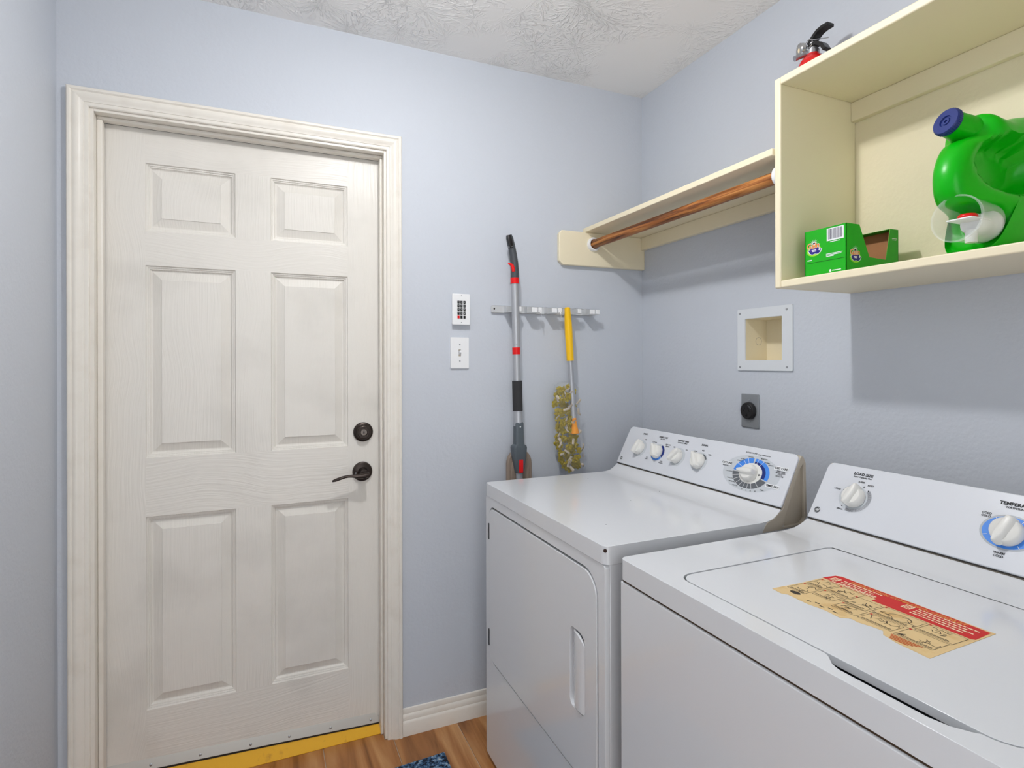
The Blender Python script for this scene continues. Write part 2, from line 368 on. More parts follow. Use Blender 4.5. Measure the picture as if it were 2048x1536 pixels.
MB().box(JL, JR, .030, .062, SH, JH).build('stop_head', trim_m, ct, bevel=.003)
MB().box(JL, SL-.0015, .062, .066, 0.0, SH).box(SR+.0015, JR, .062, .066, 0.0, SH).box(JL, JR, .062, .066, SH+.0015, JH).build('leak_blocker', rubber_m, ct)  # added dark strips that block light leaking in round the door
# ---- baseboard
bp_ = [(0, 0), (-.0145, 0), (-.0145, .044), (-.0125, .050), (-.0100, .053), (-.0105, .062), (-.0085, .070), (-.0060, .074), (-.0068, .083), (-.0045, .091), (0, .093)]
struct(MB().prism(bp_, 'x', CX1, 0).build('baseboard_back', trim_m, smooth=28), 'cream moulded baseboard between door casing and dryer', 'baseboard')
bl_ = [(XL - p[0], p[1]) for p in bp_]
struct(MB().prism(bl_, 'y', YF, -0.02).build('baseboard_left', trim_m, smooth=28), 'cream moulded baseboard along the left wall', 'baseboard')
# ---- sill
sz = lambda x: 0.026 + (-1.10 - x)/0.81*0.036      # the sweep and the sill climb to the left
a = [(JR, .036, 0), (JR, .12, 0), (JR, .12, sz(JR)-.004), (JR, .062, sz(JR)-.002), (JR, .040, .008)]
b = [(JL, .036, 0), (JL, .12, 0), (JL, .12, sz(JL)-.004), (JL, .062, sz(JL)-.002), (JL, .040, .008)]
struct(MB().loft([a, b]).build('trim_2', yellowsill_m, bevel=.002), 'worn yellow painted sill under the door', 'door sill')

# ================================================================== DOOR
dr = thing('door_1', (-1.507, .09, .02), 'cream six-panel door with dark bronze lever and deadbolt', 'door', kind='structure')
DY0, DY1 = .066, .110
DX0, DX1, DZ0, DZ1 = -1.924, -1.0955, .02, 2.045
px = [(-1.812, -1.561), (-1.455, -1.206)]
pz = [(1.725, 1.936), (1.022, 1.619), (.241, .840)]
def dbox(x0, x1, z0, z1): return MB().box(x0, x1, DY0, DY1, z0, z1)
dbox(DX0, px[0][0], DZ0, DZ1).build('stile', door_v, dr, smooth=0)
dbox(px[1][1], DX1, DZ0, DZ1).build('stile', door_v, dr, smooth=0)
for z0, z1 in ((pz[0][1], DZ1), (pz[1][1], pz[0][0]), (pz[2][1], pz[1][0]), (DZ0, pz[2][0])):
    dbox(px[0][0], px[1][1], z0, z1).build('rail', door_h, dr, smooth=0)
for z0, z1 in pz: dbox(px[0][1], px[1][0], z0, z1).build('mullion', door_v, dr, smooth=0)
pprof = [(0, 0), (.0025, .0035), (.006, .0040), (.0068, .0060), (.0105, .0066), (.0115, .0088), (.0150, .0112), (.0180, .0115), (.0425, .0042), (.0432, .0028)]
for x0, x1 in px:
    for z0, z1 in pz:
        loops = [[(x0+w, DY0+d*1.35, z0+w), (x1-w, DY0+d*1.35, z0+w), (x1-w, DY0+d*1.35, z1-w), (x0+w, DY0+d*1.35, z1-w)] for w, d in pprof]
        loops = [[(x0, DY1, z0), (x1, DY1, z0), (x1, DY1, z1), (x0, DY1, z1)]] + loops
        MB().loft(loops).build('door_panel', door_v, dr, smooth=20)
# deadbolt
bx, bz = -1.1545, 1.0705
db = MB().lathe([(.0345, 0), (.0345, .004), (.0325, .008), (.0270, .011), (.0265, .013), (.0250, .0145), (.0230, .021), (.0205, .0225), (.0190, .0225), (.0185, .0200), (.0135, .0200), (.0130, .0185)], (bx, DY0, bz), (0, -1, 0), 40).build('deadbolt', bronze_m, dr, smooth=30)
MB().lathe([(.0118, 0), (.0118, .019), (.0105, .0205), (.002, .0205)], (bx, DY0, bz), (0, -1, 0), 28).build('lock_cylinder', mat('lock_grey', srgb(120, 112, 106), .4, metal=.7), db)
MB().box(bx-.0011, bx+.0011, DY0-.0215, DY0-.0195, bz-.005, bz+.005).box(bx-.0022, bx+.0022, DY0-.0215, DY0-.0195, bz-.003, bz).build('keyway', blackp_m, db)
# lever
lx, lz = -1.1575, .9305
dl = MB().lathe([(.0345, 0), (.0345, .004), (.0325, .0095), (.0300, .0110), (.0170, .0125), (.0155, .016), (.0140, .020), (.0130, .040)], (lx, DY0, lz), (0, -1, 0), 40).build('door_lever', bronze_m, dr, smooth=30)
pts = []; rad = []
for k in range(15):
    t = k/14
    pts.append((lx + .016 - t*.124, DY0 - .048 - .008*math.sin(t*math.pi*.5), lz - .006 - .004*math.sin(t*math.pi*1.0) + (.006*math.cos((t-.55)*5) if t > .3 else .006*math.cos(-1.25)) - .010*max(0, t-.6)**1.3*2.2))
    rad.append([.0145, .0165, .0160, .0145, .0125, .0105, .0090, .0080, .0076, .0076, .0080, .0084, .0084, .0078, .0050][k])
MB().tube(pts, rad, 14, flat=.62, up=(0, 0, 1)).build('lever_arm', bronze_m, dl, smooth=50)
MB().cyl((lx-.001, DY0-.045, lz-.010), (lx-.001, DY0-.063, lz-.010), .0055, 16).build('turn_button', bronze2_m, dl)
MB().cyl((lx-.024, DY0-.009, lz-.003), (lx-.024, DY0-.0125, lz-.003), .0032, 12).build('rose_screw', steel_m, dl)
# sweep
def swp(x, y, z): return (x, y, sz(x) + z)
a = [swp(-1.1035, .066, .003), swp(-1.1035, .060, .003), swp(-1.1035, .056, .006), swp(-1.1035, .0625, .027), swp(-1.118, .066, .036)]
b = [swp(-1.9125, .066, .003), swp(-1.9125, .060, .003), swp(-1.9125, .056, .006), swp(-1.9125, .0625, .027), swp(-1.9125, .066, .034)]
ds = MB().loft([a, b]).build('door_sweep', sweep_m, dr)
MB().add([swp(-1.102, .0655, .003), swp(-1.9125, .0655, .003), swp(-1.9125, .0655, -.004), swp(-1.102, .0655, -.004), swp(-1.102, .061, .003), swp(-1.9125, .061, .003), swp(-1.9125, .061, -.004), swp(-1.102, .061, -.004)], [(0, 1, 2, 3), (7, 6, 5, 4), (0, 4, 5, 1), (2, 6, 7, 3), (1, 5, 6, 2), (0, 3, 7, 4)]).build('sweep_seal', rubber_m, ds)
for x in (-1.131, -1.268, -1.401, -1.519, -1.665, -1.80):
    z = sz(x) + .017
    MB().lathe([(.0042, 0), (.0042, .0015), (.0025, .003), (.0004, .0034)], (x, .0603, z), (0, -1, .25), 12).build('screw', steel_m, ds)

# ================================================================== CEILING LIGHT (just above the frame)
lt = thing('ceiling_light', (BULB_POS[0], BULB_POS[1], H), 'round flush ceiling lamp with a lit white diffuser', 'lamp')
MB().lathe([(.105, 0), (.105, -.014), (.098, -.022), (.090, -.022), (.088, -.016)], (BULB_POS[0], BULB_POS[1], H), (0, 0, 1), 40).build('lamp_rim', plasticw_m, lt)
MB().lathe([(.089, -.016), (.084, -.026), (.066, -.035), (.036, -.041), (.001, -.043)], (BULB_POS[0], BULB_POS[1], H), (0, 0, 1), 40).build('diffuser', glow_m, lt)
pl = bpy.data.lights.new('lamp_light', 'AREA'); pl.shape = 'DISK'; pl.size = .06; pl.energy = LAMP_W; pl.color = (.99, .99, 1.0)
plo = bpy.data.objects.new('lamp_light', pl); COL.objects.link(plo); plo.parent = lt; plo.location = Vector(BULB_POS) + Vector((0, 0, -.042)) - WL[lt.name]
pg = bpy.data.lights.new('lamp_glow', 'POINT'); pg.energy = GLOBE_W; pg.shadow_soft_size = .022; pg.color = pl.color
pgo = bpy.data.objects.new('lamp_glow', pg); COL.objects.link(pgo); pgo.parent = lt; pgo.location = Vector(BULB_POS) + Vector((0, 0, -.085)) - WL[lt.name]

# ================================================================== WALL CABINET (open box)
CXF = -.283; CY0 = -.936; CY1 = -1.95; CB = 1.501; CT = 2.031; th = .0185
cb = thing('open_cabinet', (-.14, -1.44, CB), 'open cream wall cabinet above the washer', 'cabinet')
MB().box(CXF, -.001, CY0-th, CY0, CB, CT).build('side_panel', cab_m, cb, bevel=.004, seg=3)
MB().box(CXF, -.001, CY1, CY1+th, CB, CT).build('side_panel', cab_m, cb, bevel=.004, seg=3)
MB().box(CXF, -.001, CY1+th, CY0-th, CT-th, CT).build('top_panel', cab_m, cb, bevel=.003, seg=3)
MB().box(CXF, -.001, CY1+th, CY0-th, CB, CB+th).build('bottom_panel', cab_m, cb, bevel=.003, seg=3)
MB().box(-.004, -.001, CY1+th, CY0-th, CB+th, CT-th).build('back_panel', cabback_m, cb, smooth=0)
MB().box(-.022, -.004, CY1+th, CY0-th, CT-th-.052, CT-th).build('cleat', cab_m, cb, bevel=.002)

# ================================================================== SHELF WITH ROD
SZ0, SZ1, SX = 1.840, 1.858, -.290
sh = thing('hanging_shelf', (-.15, -.47, 1.705), 'cream shelf on cleats across the corner beside the cabinet', 'shelf')
MB().box(SX, 0, CY0, 0, SZ0, SZ1).build('shelf_board', cab_m, sh, bevel=.002)
MB().box(-.019, 0, CY0, -.019, 1.787, SZ0).build('wall_cleat', cab_m, sh, bevel=.002)
MB().prism([(0, 1.705), (-.392, 1.703), (-.409, 1.719), (-.409, 1.824), (-.397, SZ0), (0, SZ0)], 'y', -.019, 0).build('end_bracket', cab_m, sh, bevel=.003, seg=2)
RX, RZ = -.2535, 1.793
for y, d in ((-.019, -1), (CY0, 1)):
    prof_ = [(.0215, 0), (.0285, 0), (.0285, .006), (.0255, .013), (.0205, .013), (.0185, .010), (.0185, .001)]
    MB().lathe(prof_, (RX, y, RZ), (0, d, 0), 32, cap=False).build('rod_socket', plasticw_m, sh)
rod = MB().cyl((RX, CY0+.003, RZ), (RX, -.022, RZ), .0168, 28).build('clothes_rod', rod_m)
tag(rod, 'brown varnished wooden clothes rod under the cream shelf', 'rod')

# ================================================================== KEYPAD, SWITCH
kp = thing('alarm_keypad', (-.8145, 0, 1.51), 'white wall keypad with black keys above the light switch', 'keypad')
MB().box(-.846, -.783, -.013, 0, 1.457, 1.564).build('housing', plasticw_m, kp, bevel=.002)
MB().box(-.849, -.780, -.019, -.013, 1.4535, 1.5675).build('faceplate', plasticw_m, kp, bevel=.003, seg=3)
digits = ['1', '2', '3', '4', '5', '6', '7', '8', '9', '*', '0', '#', '', '', '']
for r in range(5):
    for c in range(3):
        x = -.8145 + (c-1)*.0113; z = 1.5365 - r*.0137
        k = MB().box(x-.0041, x+.0041, -.0215, -.0185, z-.0051, z+.0051).build('key', red_m if (r == 4 and c == 0) else blackp_m, kp, bevel=.0008)
        d = digits[r*3+c]
        if d:
            mb = MB(); Frame((x, -.0217, z), (1, 0, 0), (0, 0, 1)).text(mb, d, 0, 0, .006, 0, .01); mb.build('digit', greyink_m, k, smooth=0)
for z in (1.5595, 1.4625): MB().cyl((-.8145, -.0185, z), (-.8145, -.0198, z), .0020, 12).build('screw', steel_m, kp)
sw = thing('light_switch', (-.817, 0, 1.352), 'white toggle light switch right of the door', 'switch')
MB().plate(rrect(-.852, -.782, 1.295, 1.4085, .003), [rrect(-.8215, -.8125, 1.339, 1.364, .0008, 2)], 'y', 0, -.0065).build('faceplate', plasticw_m, sw, bevel=.0018)
MB().box(-.8215, -.8125, -.002, 0, 1.339, 1.364).build('slot', beige_m, sw)
MB().add([(-.8205,-.002,1.344),(-.8135,-.002,1.344),(-.8135,-.002,1.358),(-.8205,-.002,1.358),(-.820,-.0165,1.353),(-.814,-.0165,1.353),(-.814,-.0145,1.361),(-.820,-.0145,1.361)], [(0,3,2,1),(4,5,6,7),(0,1,5,4),(1,2,6,5),(2,3,7,6),(3,0,4,7)]).build('toggle', plasticw_m, sw, bevel=.0008)
for z in (1.3815, 1.3215): MB().cyl((-.817, -.006, z), (-.817, -.0076, z), .0028, 12).build('screw', plate_m, sw)

# ================================================================== LAUNDRY BOX, OUTLET
vb = thing('laundry_box', (0, -.645, 1.287), 'recessed cream laundry box with white frame in the wall', 'wall box')
VY0, VY1, VZ0, VZ1 = -.755, -.536, 1.287, 1.491
iy0, iy1, iz0, iz1 = -.716, -.569, 1.3205, 1.458
MB().plate(rrect(VY0, VY1, VZ0, VZ1, .004, 3), [[(iy0, iz0), (iy1, iz0), (iy1, iz1), (iy0, iz1)]], 'x', 0, -.0055).build('frame', mat('frame_white', srgb(218, 222, 226), .4), vb, bevel=.0012)
MB().box(.092, .098, hy0+.001, hy1-.001, hz0+.001, hz1-.001).build('box_back', cab_m, vb)
for a in ((hy0+.001, iy0+.001, hz0+.001, hz1-.001), (iy1-.001, hy1-.001, hz0+.001, hz1-.001)):
    MB().box(-.001, .092, a[0], a[1], a[2], a[3]).build('box_side', cab_m, vb)
MB().box(-.001, .092, iy0+.001, iy1-.001, hz0+.001, iz0+.001).build('box_floor', cab_m, vb)
MB().box(-.001, .092, iy0+.001, iy1-.001, iz1-.001, hz1-.001).build('box_top', cab_m, vb)
mb = MB(); Frame((.055, iy1-.0012, 1.385), (1, 0, 0), (0, 0, 1)).ring(mb, 0, 0, .0125, .0133, 0, 360, .0, n=32); mb.build('knockout', midgrey_m, vb, smooth=0)
for y in (VY0+.020, VY1-.012):
    for z in (VZ0+.012, VZ1-.014):
        s_ = MB().lathe([(.0036, 0), (.0034, .0012), (.0005, .0020)], (-.0055, y, z), (-1, 0, 0), 14).build('screw', steel_m, vb)
ot = thing('dryer_outlet', (0, -.588, 1.098), 'grey steel wall plate with round black dryer socket', 'outlet')
MB().box(-.0055, 0, -.6245, -.5515, 1.098, 1.2095).build('faceplate', plate_m, ot, bevel=.0025, seg=3)
rc = MB().lathe([(.0285, 0), (.0285, .008), (.0270, .0125), (.0245, .0140), (.0005, .0140)], (-.0055, -.588, 1.1545), (-1, 0, 0), 36).build('socket', blackp_m, ot, smooth=30)
slot_m = mat('slot_black', srgb(6, 6, 6), .7)
MB().box(-.0202, -.0195, -.592, -.584, 1.1365, 1.141).box(-.0202, -.0195, -.592, -.590, 1.1365, 1.146).build('slot', slot_m, rc, smooth=0)
F0 = Frame((-.0200, -.588, 1.1545), (0, -1, 0), (0, 0, 1))
for s_, u in ((-1, -.009), (1, .009)):
    mb = MB(); F0.line(mb, (u-.0035*s_, .011), (u+.0035*s_, -.003), .0034, 0); mb.build('slot', slot_m, rc, smooth=0)
mb = MB(); F0.ring(mb, 0, 0, .020, .0208, 20, 75, .0002, n=12); F0.ring(mb, 0, 0, .0175, .0182, 20, 70, .0002, n=12); mb.build('moulded_mark', plate_m, rc, smooth=0)
for z in (1.191, 1.119): MB().cyl((-.005, -.588, z), (-.0065, -.588, z), .0025, 12).build('screw', steel_m, ot)

# ================================================================== TOOL RACK
rk = thing('tool_rack', (-.475, 0, 1.503), 'pale grey metal tool rack with five clips on the wall', 'tool rack')
rackm = mat('rack_grey_metal', srgb(206, 208, 210), .4, metal=.25)
m = MB().plate(rrect(-.694, -.258, 1.5035, 1.5315, .007, 4), [[(-.681+.0035*math.cos(a*.785), 1.5185+.0035*math.sin(a*.785)) for a in range(8)]], 'y', -.007, -.009)
m.box(-.688, -.264, -.009, 0, 1.5035, 1.505).box(-.688, -.264, -.009, 0, 1.530, 1.5315)
m.build('rail', rackm, rk, bevel=.0006, seg=1)
MB().cyl((-.681, -.004, 1.5185), (-.681, -.0085, 1.5185), .003, 10).build('screw', bronze2_m, rk)
for x in (-.6225, -.537, -.4515, -.365, -.281):
    h = MB()
    h.box(x-.019, x+.015, -.060, -.008, 1.5035, 1.5055)          # ledge
    h.box(x-.020, x-.018, -.036, -.008, 1.5055, 1.5290)          # left cheek
    h.box(x+.0145, x+.0165, -.052, -.008, 1.5055, 1.5265)        # right cheek
    c = h.build('clip_bracket', rackm, rk, bevel=.0005, seg=1)
    if x not in (-.6225, -.365):
        MB().box(x-.006, x+.016, -.050, -.044, 1.508, 1.526).build('clip_jaw', plasticw_m, c, bevel=.0015)
    MB().box(x+.0185, x+.033, -.058, -.046, 1.507, 1.526).build('clip_pad', plasticw_m, c, bevel=.002)
    MB().tube([(x+.016, -.020, 1.516), (x+.022, -.045, 1.515), (x+.024, -.062, 1.510), (x+.024, -.066, 1.502), (x+.024, -.066, 1.490)] if x in (-.537, -.4515) else [(x+.016, -.020, 1.516), (x+.022, -.046, 1.515)], .0013, 6).build('spring_wire', steel_m, c)

# ================================================================== SPRAY MOP
PY = -.066
mp_ = thing('spray_mop', (-.605, PY, .56), 'grey and red spray mop with silver pole on the rack', 'mop')
def lerp(a, b, t): return tuple(a[i] + (b[i]-a[i])*t for i in range(len(a)))
axis_pt = lambda z: (-.622 + (1.62 - z)/(1.62 - .88)*.017, PY, z)
hp = [(-.646, PY-.002, 1.787), (-.643, PY-.001, 1.776), (-.638, PY, 1.758), (-.632, PY, 1.735), (-.6275, PY, 1.712), (-.6240, PY, 1.688), (-.6222, PY, 1.660), axis_pt(1.629)]
hg = MB().tube(hp, [.0105, .0135, .0140, .0138, .0140, .0148, .0155, .0158], 18, up=(1, 0, 0)).build('handle_grip', dslate_m, mp_, smooth=60)
MB().tube([(-.650, PY-.013, 1.784), (-.648, PY-.0150, 1.768), (-.644, PY-.0150, 1.752), (-.640, PY-.0140, 1.738)], [.007, .0098, .0095, .006], 12, flat=.4, up=(0, 1, 0)).build('end_cap', blackp_m, hg, smooth=60)
MB().tube([(-.652, PY-.004, 1.744), (-.6535, PY-.008, 1.741), (-.640, PY-.0165, 1.741), (-.634, PY-.0145, 1.765)], .0012, 6).build('hang_wire', steel_m, hg)
MB().tube([(-.653, PY-.010, 1.680), (-.646, PY-.011, 1.679), (-.6375, PY-.011, 1.674), (-.633, PY-.010, 1.664), (-.631, PY-.010, 1.651)], [.0030, .0045, .0062, .0070, .0060], 12).build('trigger', red_m, mp_, smooth=60)
def pole_seg(name, z0, z1, r, mtl, par, r2=None): return MB().cyl(axis_pt(z0), axis_pt(z1), r, 24, r2).build(name, mtl, par)
pole_seg('collar', 1.608, 1.630, .0162, red_m, mp_)
pole_seg('pole', 1.08, 1.608, .0142, alu_m, mp_)
MB().lathe([(.0031, 0), (.0031, .001), (.0026, .001), (.0026, .0004)], (axis_pt(1.383)[0]-.003, PY-.0136, 1.383), (0, -1, 0), 14, cap=False).build('pole_button', plate_m, mp_)
pole_seg('collar', 1.346, 1.3715, .0153, red_m, mp_)
pole_seg('foam_grip', 1.136, 1.2475, .0188, foam_m, mp_)
pole_seg('lower_sleeve', 1.08, 1.136, .0172, alu_m, mp_)
cl = [rrect(-.0168, .0168, -.013, .013, .006, 3)]
def clamp_loop(cx, z, w, d): return [(cx + x, PY + y, z) for x, y in rrect(-w, w, -d, d, min(w, d)*.55, 4)]
bd = MB().loft([clamp_loop(-.6085, 1.094, .0140, .0155), clamp_loop(-.6085, 1.089, .0160, .0180), clamp_loop(-.6080, 1.012, .0172, .0190), clamp_loop(-.6075, 1.006, .0270, .0205), clamp_loop(-.6075, .999, .0285, .0210), clamp_loop(-.6070, .975, .0265, .0205), clamp_loop(-.6060, .935, .0200, .0190), clamp_loop(-.6050, .905, .0150, .0175)]).build('clamp_body', slate_m, mp_, smooth=50)
MB().lathe([(.0001, 0), (.0026, .0004), (.0026, .0012)], (-.609, PY-.0200, 1.078), (0, 1, 0), 14).build('hang_hole', plasticw_m, bd)
MB().box(-.6150, -.5985, PY-.0215, PY-.0150, .9085, .9565).build('release_tab', red_m, bd, bevel=.001)
MB().cyl(axis_pt(.60), axis_pt(.908), .0125, 20).build('spray_tube', alu_m, mp_)
head = [(-.6455, .56)] + [(-.5955 + .0500*math.cos(R(a))*(1.0 if a < 90 else 1.0), .935 + .055*math.sin(R(a))) for a in range(180, -1, -12)] + [(-.5455, .56)]
hd = MB().prism(head, 'y', -.050, -.030).build('mop_head', taupe_m, mp_, bevel=.004, seg=3)
ins = [(-.5955 + (x+.5955)*.74, .56 + (z-.56)*.955) for x, z in head]
MB().prism(ins, 'y', -.0555, -.049).build('head_ridge', taupe_m, hd, bevel=.006, seg=3)

# ================================================================== DUSTER
dt = thing('fluffy_duster', (-.385, -.06, .88), 'yellow-handled duster with chenille sleeve in clear plastic on the rack', 'duster')
ax_d = lambda z: Vector((-.3975 + (1.525 - z)*.062, -.062, z))
hz = [(1.530, .0060), (1.527, .0110), (1.510, .0118), (1.480, .0138), (1.450, .0150), (1.420, .0152), (1.390, .0146), (1.350, .0142), (1.322, .0142)]
MB().tube([ax_d(z) for z, r in hz], [r for z, r in hz], 20).build('handle', yel_m, dt, smooth=50)
MB().cyl(ax_d(1.325), ax_d(1.095), .0108, 20).build('pole', alu_m, dt)
MB().tube([ax_d(z) + Vector((0, -.004, 0)) for z in (1.100, 1.085, 1.070, 1.050, 1.040)], [.0085, .0088, .0105, .0150, .0165], 16).build('ferrule', oran_m, dt, smooth=50)
random.seed(11)
def tuft_mesh(seed):
    rr = random.Random(seed); mb = MB()
    for k in range(44):
        d = Vector((rr.gauss(0, 1), rr.gauss(0, 1), rr.gauss(0, 1))).normalized(); u = d.orthogonal().normalized(); w = d.cross(u)
        L = rr.uniform(.8, 1.0); r0 = rr.uniform(.13, .19)
        mb.loft([[d*h*L + (u*math.cos(a*1.2566) + w*math.sin(a*1.2566))*r for a in range(5)] for h, r in ((.1, r0*.5), (.65, r0), (.92, r0*.75), (1.0, r0*.2))])
    me = bpy.data.meshes.new('tuft'); me.from_pydata(mb.v, [], mb.f); me.materials.append(tuft_m)
    bm = bmesh.new(); bm.from_mesh(me); bmesh.ops.recalc_face_normals(bm, faces=bm.faces[:]); bm.to_mesh(me); bm.free(); me.shade_smooth()
    return me
tm = [tuft_mesh(i) for i in range(4)]
def sleeve_x(z):      # left and right edge of the sleeve at height z
    pts = [(.885, -.412, -.336), (.93, -.424, -.330), (.99, -.440, -.332), (1.05, -.448, -.347), (1.10, -.450, -.350), (1.16, -.451, -.350), (1.215, -.448, -.355), (1.235, -.425, -.372)]
    for (za, la, ra), (zb, lb, rb) in zip(pts[:-1], pts[1:]):
        if za <= z <= zb: t = (z-za)/(zb-za); return la + (lb-la)*t, ra + (rb-ra)*t
    return pts[-1][1:]
z = .905
while z < 1.226:
    l, r = sleeve_x(z); n = 4
    for i in range(n):
        x = l + .014 + (r - l - .028)*(i + random.uniform(.2, .8) - .5 + .0)/(n-1) if n > 1 else (l+r)/2
        x = min(max(x, l+.010), r-.010)
        o = bpy.data.objects.new('tuft', random.choice(tm)); COL.objects.link(o); o.parent = dt
        WL[o.name] = Vector((x, 0, z))
        o.location = Vector((x, random.uniform(-.060, -.038), z + random.uniform(-.008, .008))) - WL[dt.name]
        s_ = random.uniform(.0145, .0195); o.scale = (s_, s_*.9, s_); o.rotation_euler = (random.uniform(0, 6), random.uniform(0, 6), random.uniform(0, 6))
    z += .0205
def strip_mesh(seed):
    rr = random.Random(seed); n = 6; V = []; 
    for k in range(n):
        t = k/(n-1); y = math.sin(t*5 + seed)*.0035
        V += [(-.5+rr.uniform(-.08, .08), y*100, t*2-1), (.5+rr.uniform(-.08, .08), y*100 + .1, t*2-1)]
    V2 = [(x, y + .12, z_) for x, y, z_ in V]
    Fs = [(2*k, 2*k+1, 2*k+3, 2*k+2) for k in range(n-1)] + [(2*n+2*k+2, 2*n+2*k+3, 2*n+2*k+1, 2*n+2*k) for k in range(n-1)]
    Fs += [(2*k+2, 2*n+2*k+2, 2*n+2*k, 2*k) for k in range(n-1)] + [(2*k+1, 2*n+2*k+1, 2*n+2*k+3, 2*k+3) for k in range(n-1)]
    me = bpy.data.meshes.new('fabric_strip'); me.from_pydata(V + V2, [], Fs); me.materials.append(strip_m); me.shade_smooth(); return me
sm = [strip_mesh(i) for i in range(3)]
for k in range(34):
    z = .90 + (k+.5)/34*.325; l, r = sleeve_x(min(z, 1.23))
    edge = random.random() < .4
    x = random.choice((l+.004, r-.004)) if edge else random.uniform(l+.02, r-.02)
    o = bpy.data.objects.new('fabric_strip', random.choice(sm)); COL.objects.link(o); o.parent = dt; WL[o.name] = Vector((x, 0, z))
    o.location = Vector((x, random.uniform(-.080, -.068), z)) - WL[dt.name]
    o.scale = (random.uniform(.007, .011), .006, random.uniform(.007, .013)); o.rotation_euler = (random.uniform(-.4, .4), random.uniform(-1.4, 1.4), random.uniform(-.6, .6))
loops = []
for k in range(19):
    z = .884 + k/18*.352; l, r = sleeve_x(min(max(z, .885), 1.2349)); c = (l+r)/2; hw = (r-l)/2 + .006
    loops.append([(c + math.cos(a*math.pi/10)*hw*(1+random.uniform(-.05, .05)), -.056 + math.sin(a*math.pi/10)*.036*(1+random.uniform(-.16, .10)), z) for a in range(20)])
MB().loft(loops, cap=False).build('plastic_sleeve', film_m, dt, smooth=40)

# ================================================================== FIRE EXTINGUISHER
fx, fy = -.082, -.888
fe = thing('fire_extinguisher', (fx, fy, SZ1), 'small red fire extinguisher with gauge, standing on the shelf behind the cabinet', 'fire extinguisher')
MB().lathe([(.036, 0), (.041, .004), (.0415, .25), (.040, .268), (.034, .285), (.024, .298), (.0165, .303), (.016, .306)], (fx, fy, SZ1), (0, 0, 1), 36).build('cylinder', redpaint_m, fe)
vz = SZ1 + .306
vl = MB().lathe([(.0165, 0), (.0165, .010), (.012, .012), (.012, .030), (.009, .034)], (fx, fy, vz), (0, 0, 1), 24)
vl.cyl((fx, fy, vz+.015), (fx-.012, fy+.020, vz+.018), .008, 16)
valve = vl.build('valve', steel_m, fe)
gd = Vector((-.80, .42, -.10)).normalized(); gc = Vector((fx-.012, fy+.026, vz+.022))
g = MB().lathe([(.0060, -.012), (.0160, -.007), (.0185, -.004), (.0190, .006), (.0172, .0078), (.0163, .0078)], gc, gd, 30).build('gauge', chrome_m, valve)
MB().lathe([(.0162, .0066), (.0162, .0074), (.0004, .0074)], gc, gd, 30).build('gauge_dial', dial_red, valve)
MB().lathe([(.0060, .0076), (.0060, .0080), (.0004, .0080)], gc, gd, 20).build('gauge_face', cream_ink, valve)
MB().cyl((fx-.010, fy+.012, vz+.006), (fx-.040, fy+.026, vz-.008), .0075, 18).build('nozzle', steel_m, valve)
def strap(pts, w, t):      # bent sheet-metal lever: pts in (y, z), width w along x
    out = [(y, z) for y, z in pts]; n = []
    for k, (y, z) in enumerate(out):
        a = out[max(k-1, 0)]; b = out[min(k+1, len(out)-1)]; d = Vector((b[0]-a[0], b[1]-a[1])).normalized(); n.append((y - d.y*t, z + d.x*t))
    return MB().prism(out + n[::-1], 'x', fx - w, fx + w)
strap([(fy+.004, vz+.024), (fy-.006, vz+.034), (fy-.014, vz+.041), (fy-.023, vz+.047), (fy-.036, vz+.050), (fy-.054, vz+.050)], .013, -.009).build('lever', blackp_m, fe, bevel=.0012)
strap([(fy+.008, vz+.016), (fy-.014, vz+.018), (fy-.028, vz+.008), (fy-.038, vz-.010)], .012, -.010).build('carry_handle', blackp_m, fe, bevel=.0012)
MB().tube([(fx-.014 + 0, fy+.002+.0115*math.cos(a*.5236), vz+.027+.0115*math.sin(a*.5236)) for a in range(13)], .0012, 6).build('pin_ring', chrome_m, fe)
MB().cyl((fx-.016, fy-.006, vz+.033), (fx+.018, fy-.034, vz+.033), .0013, 8).build('pin', steel_m, fe)

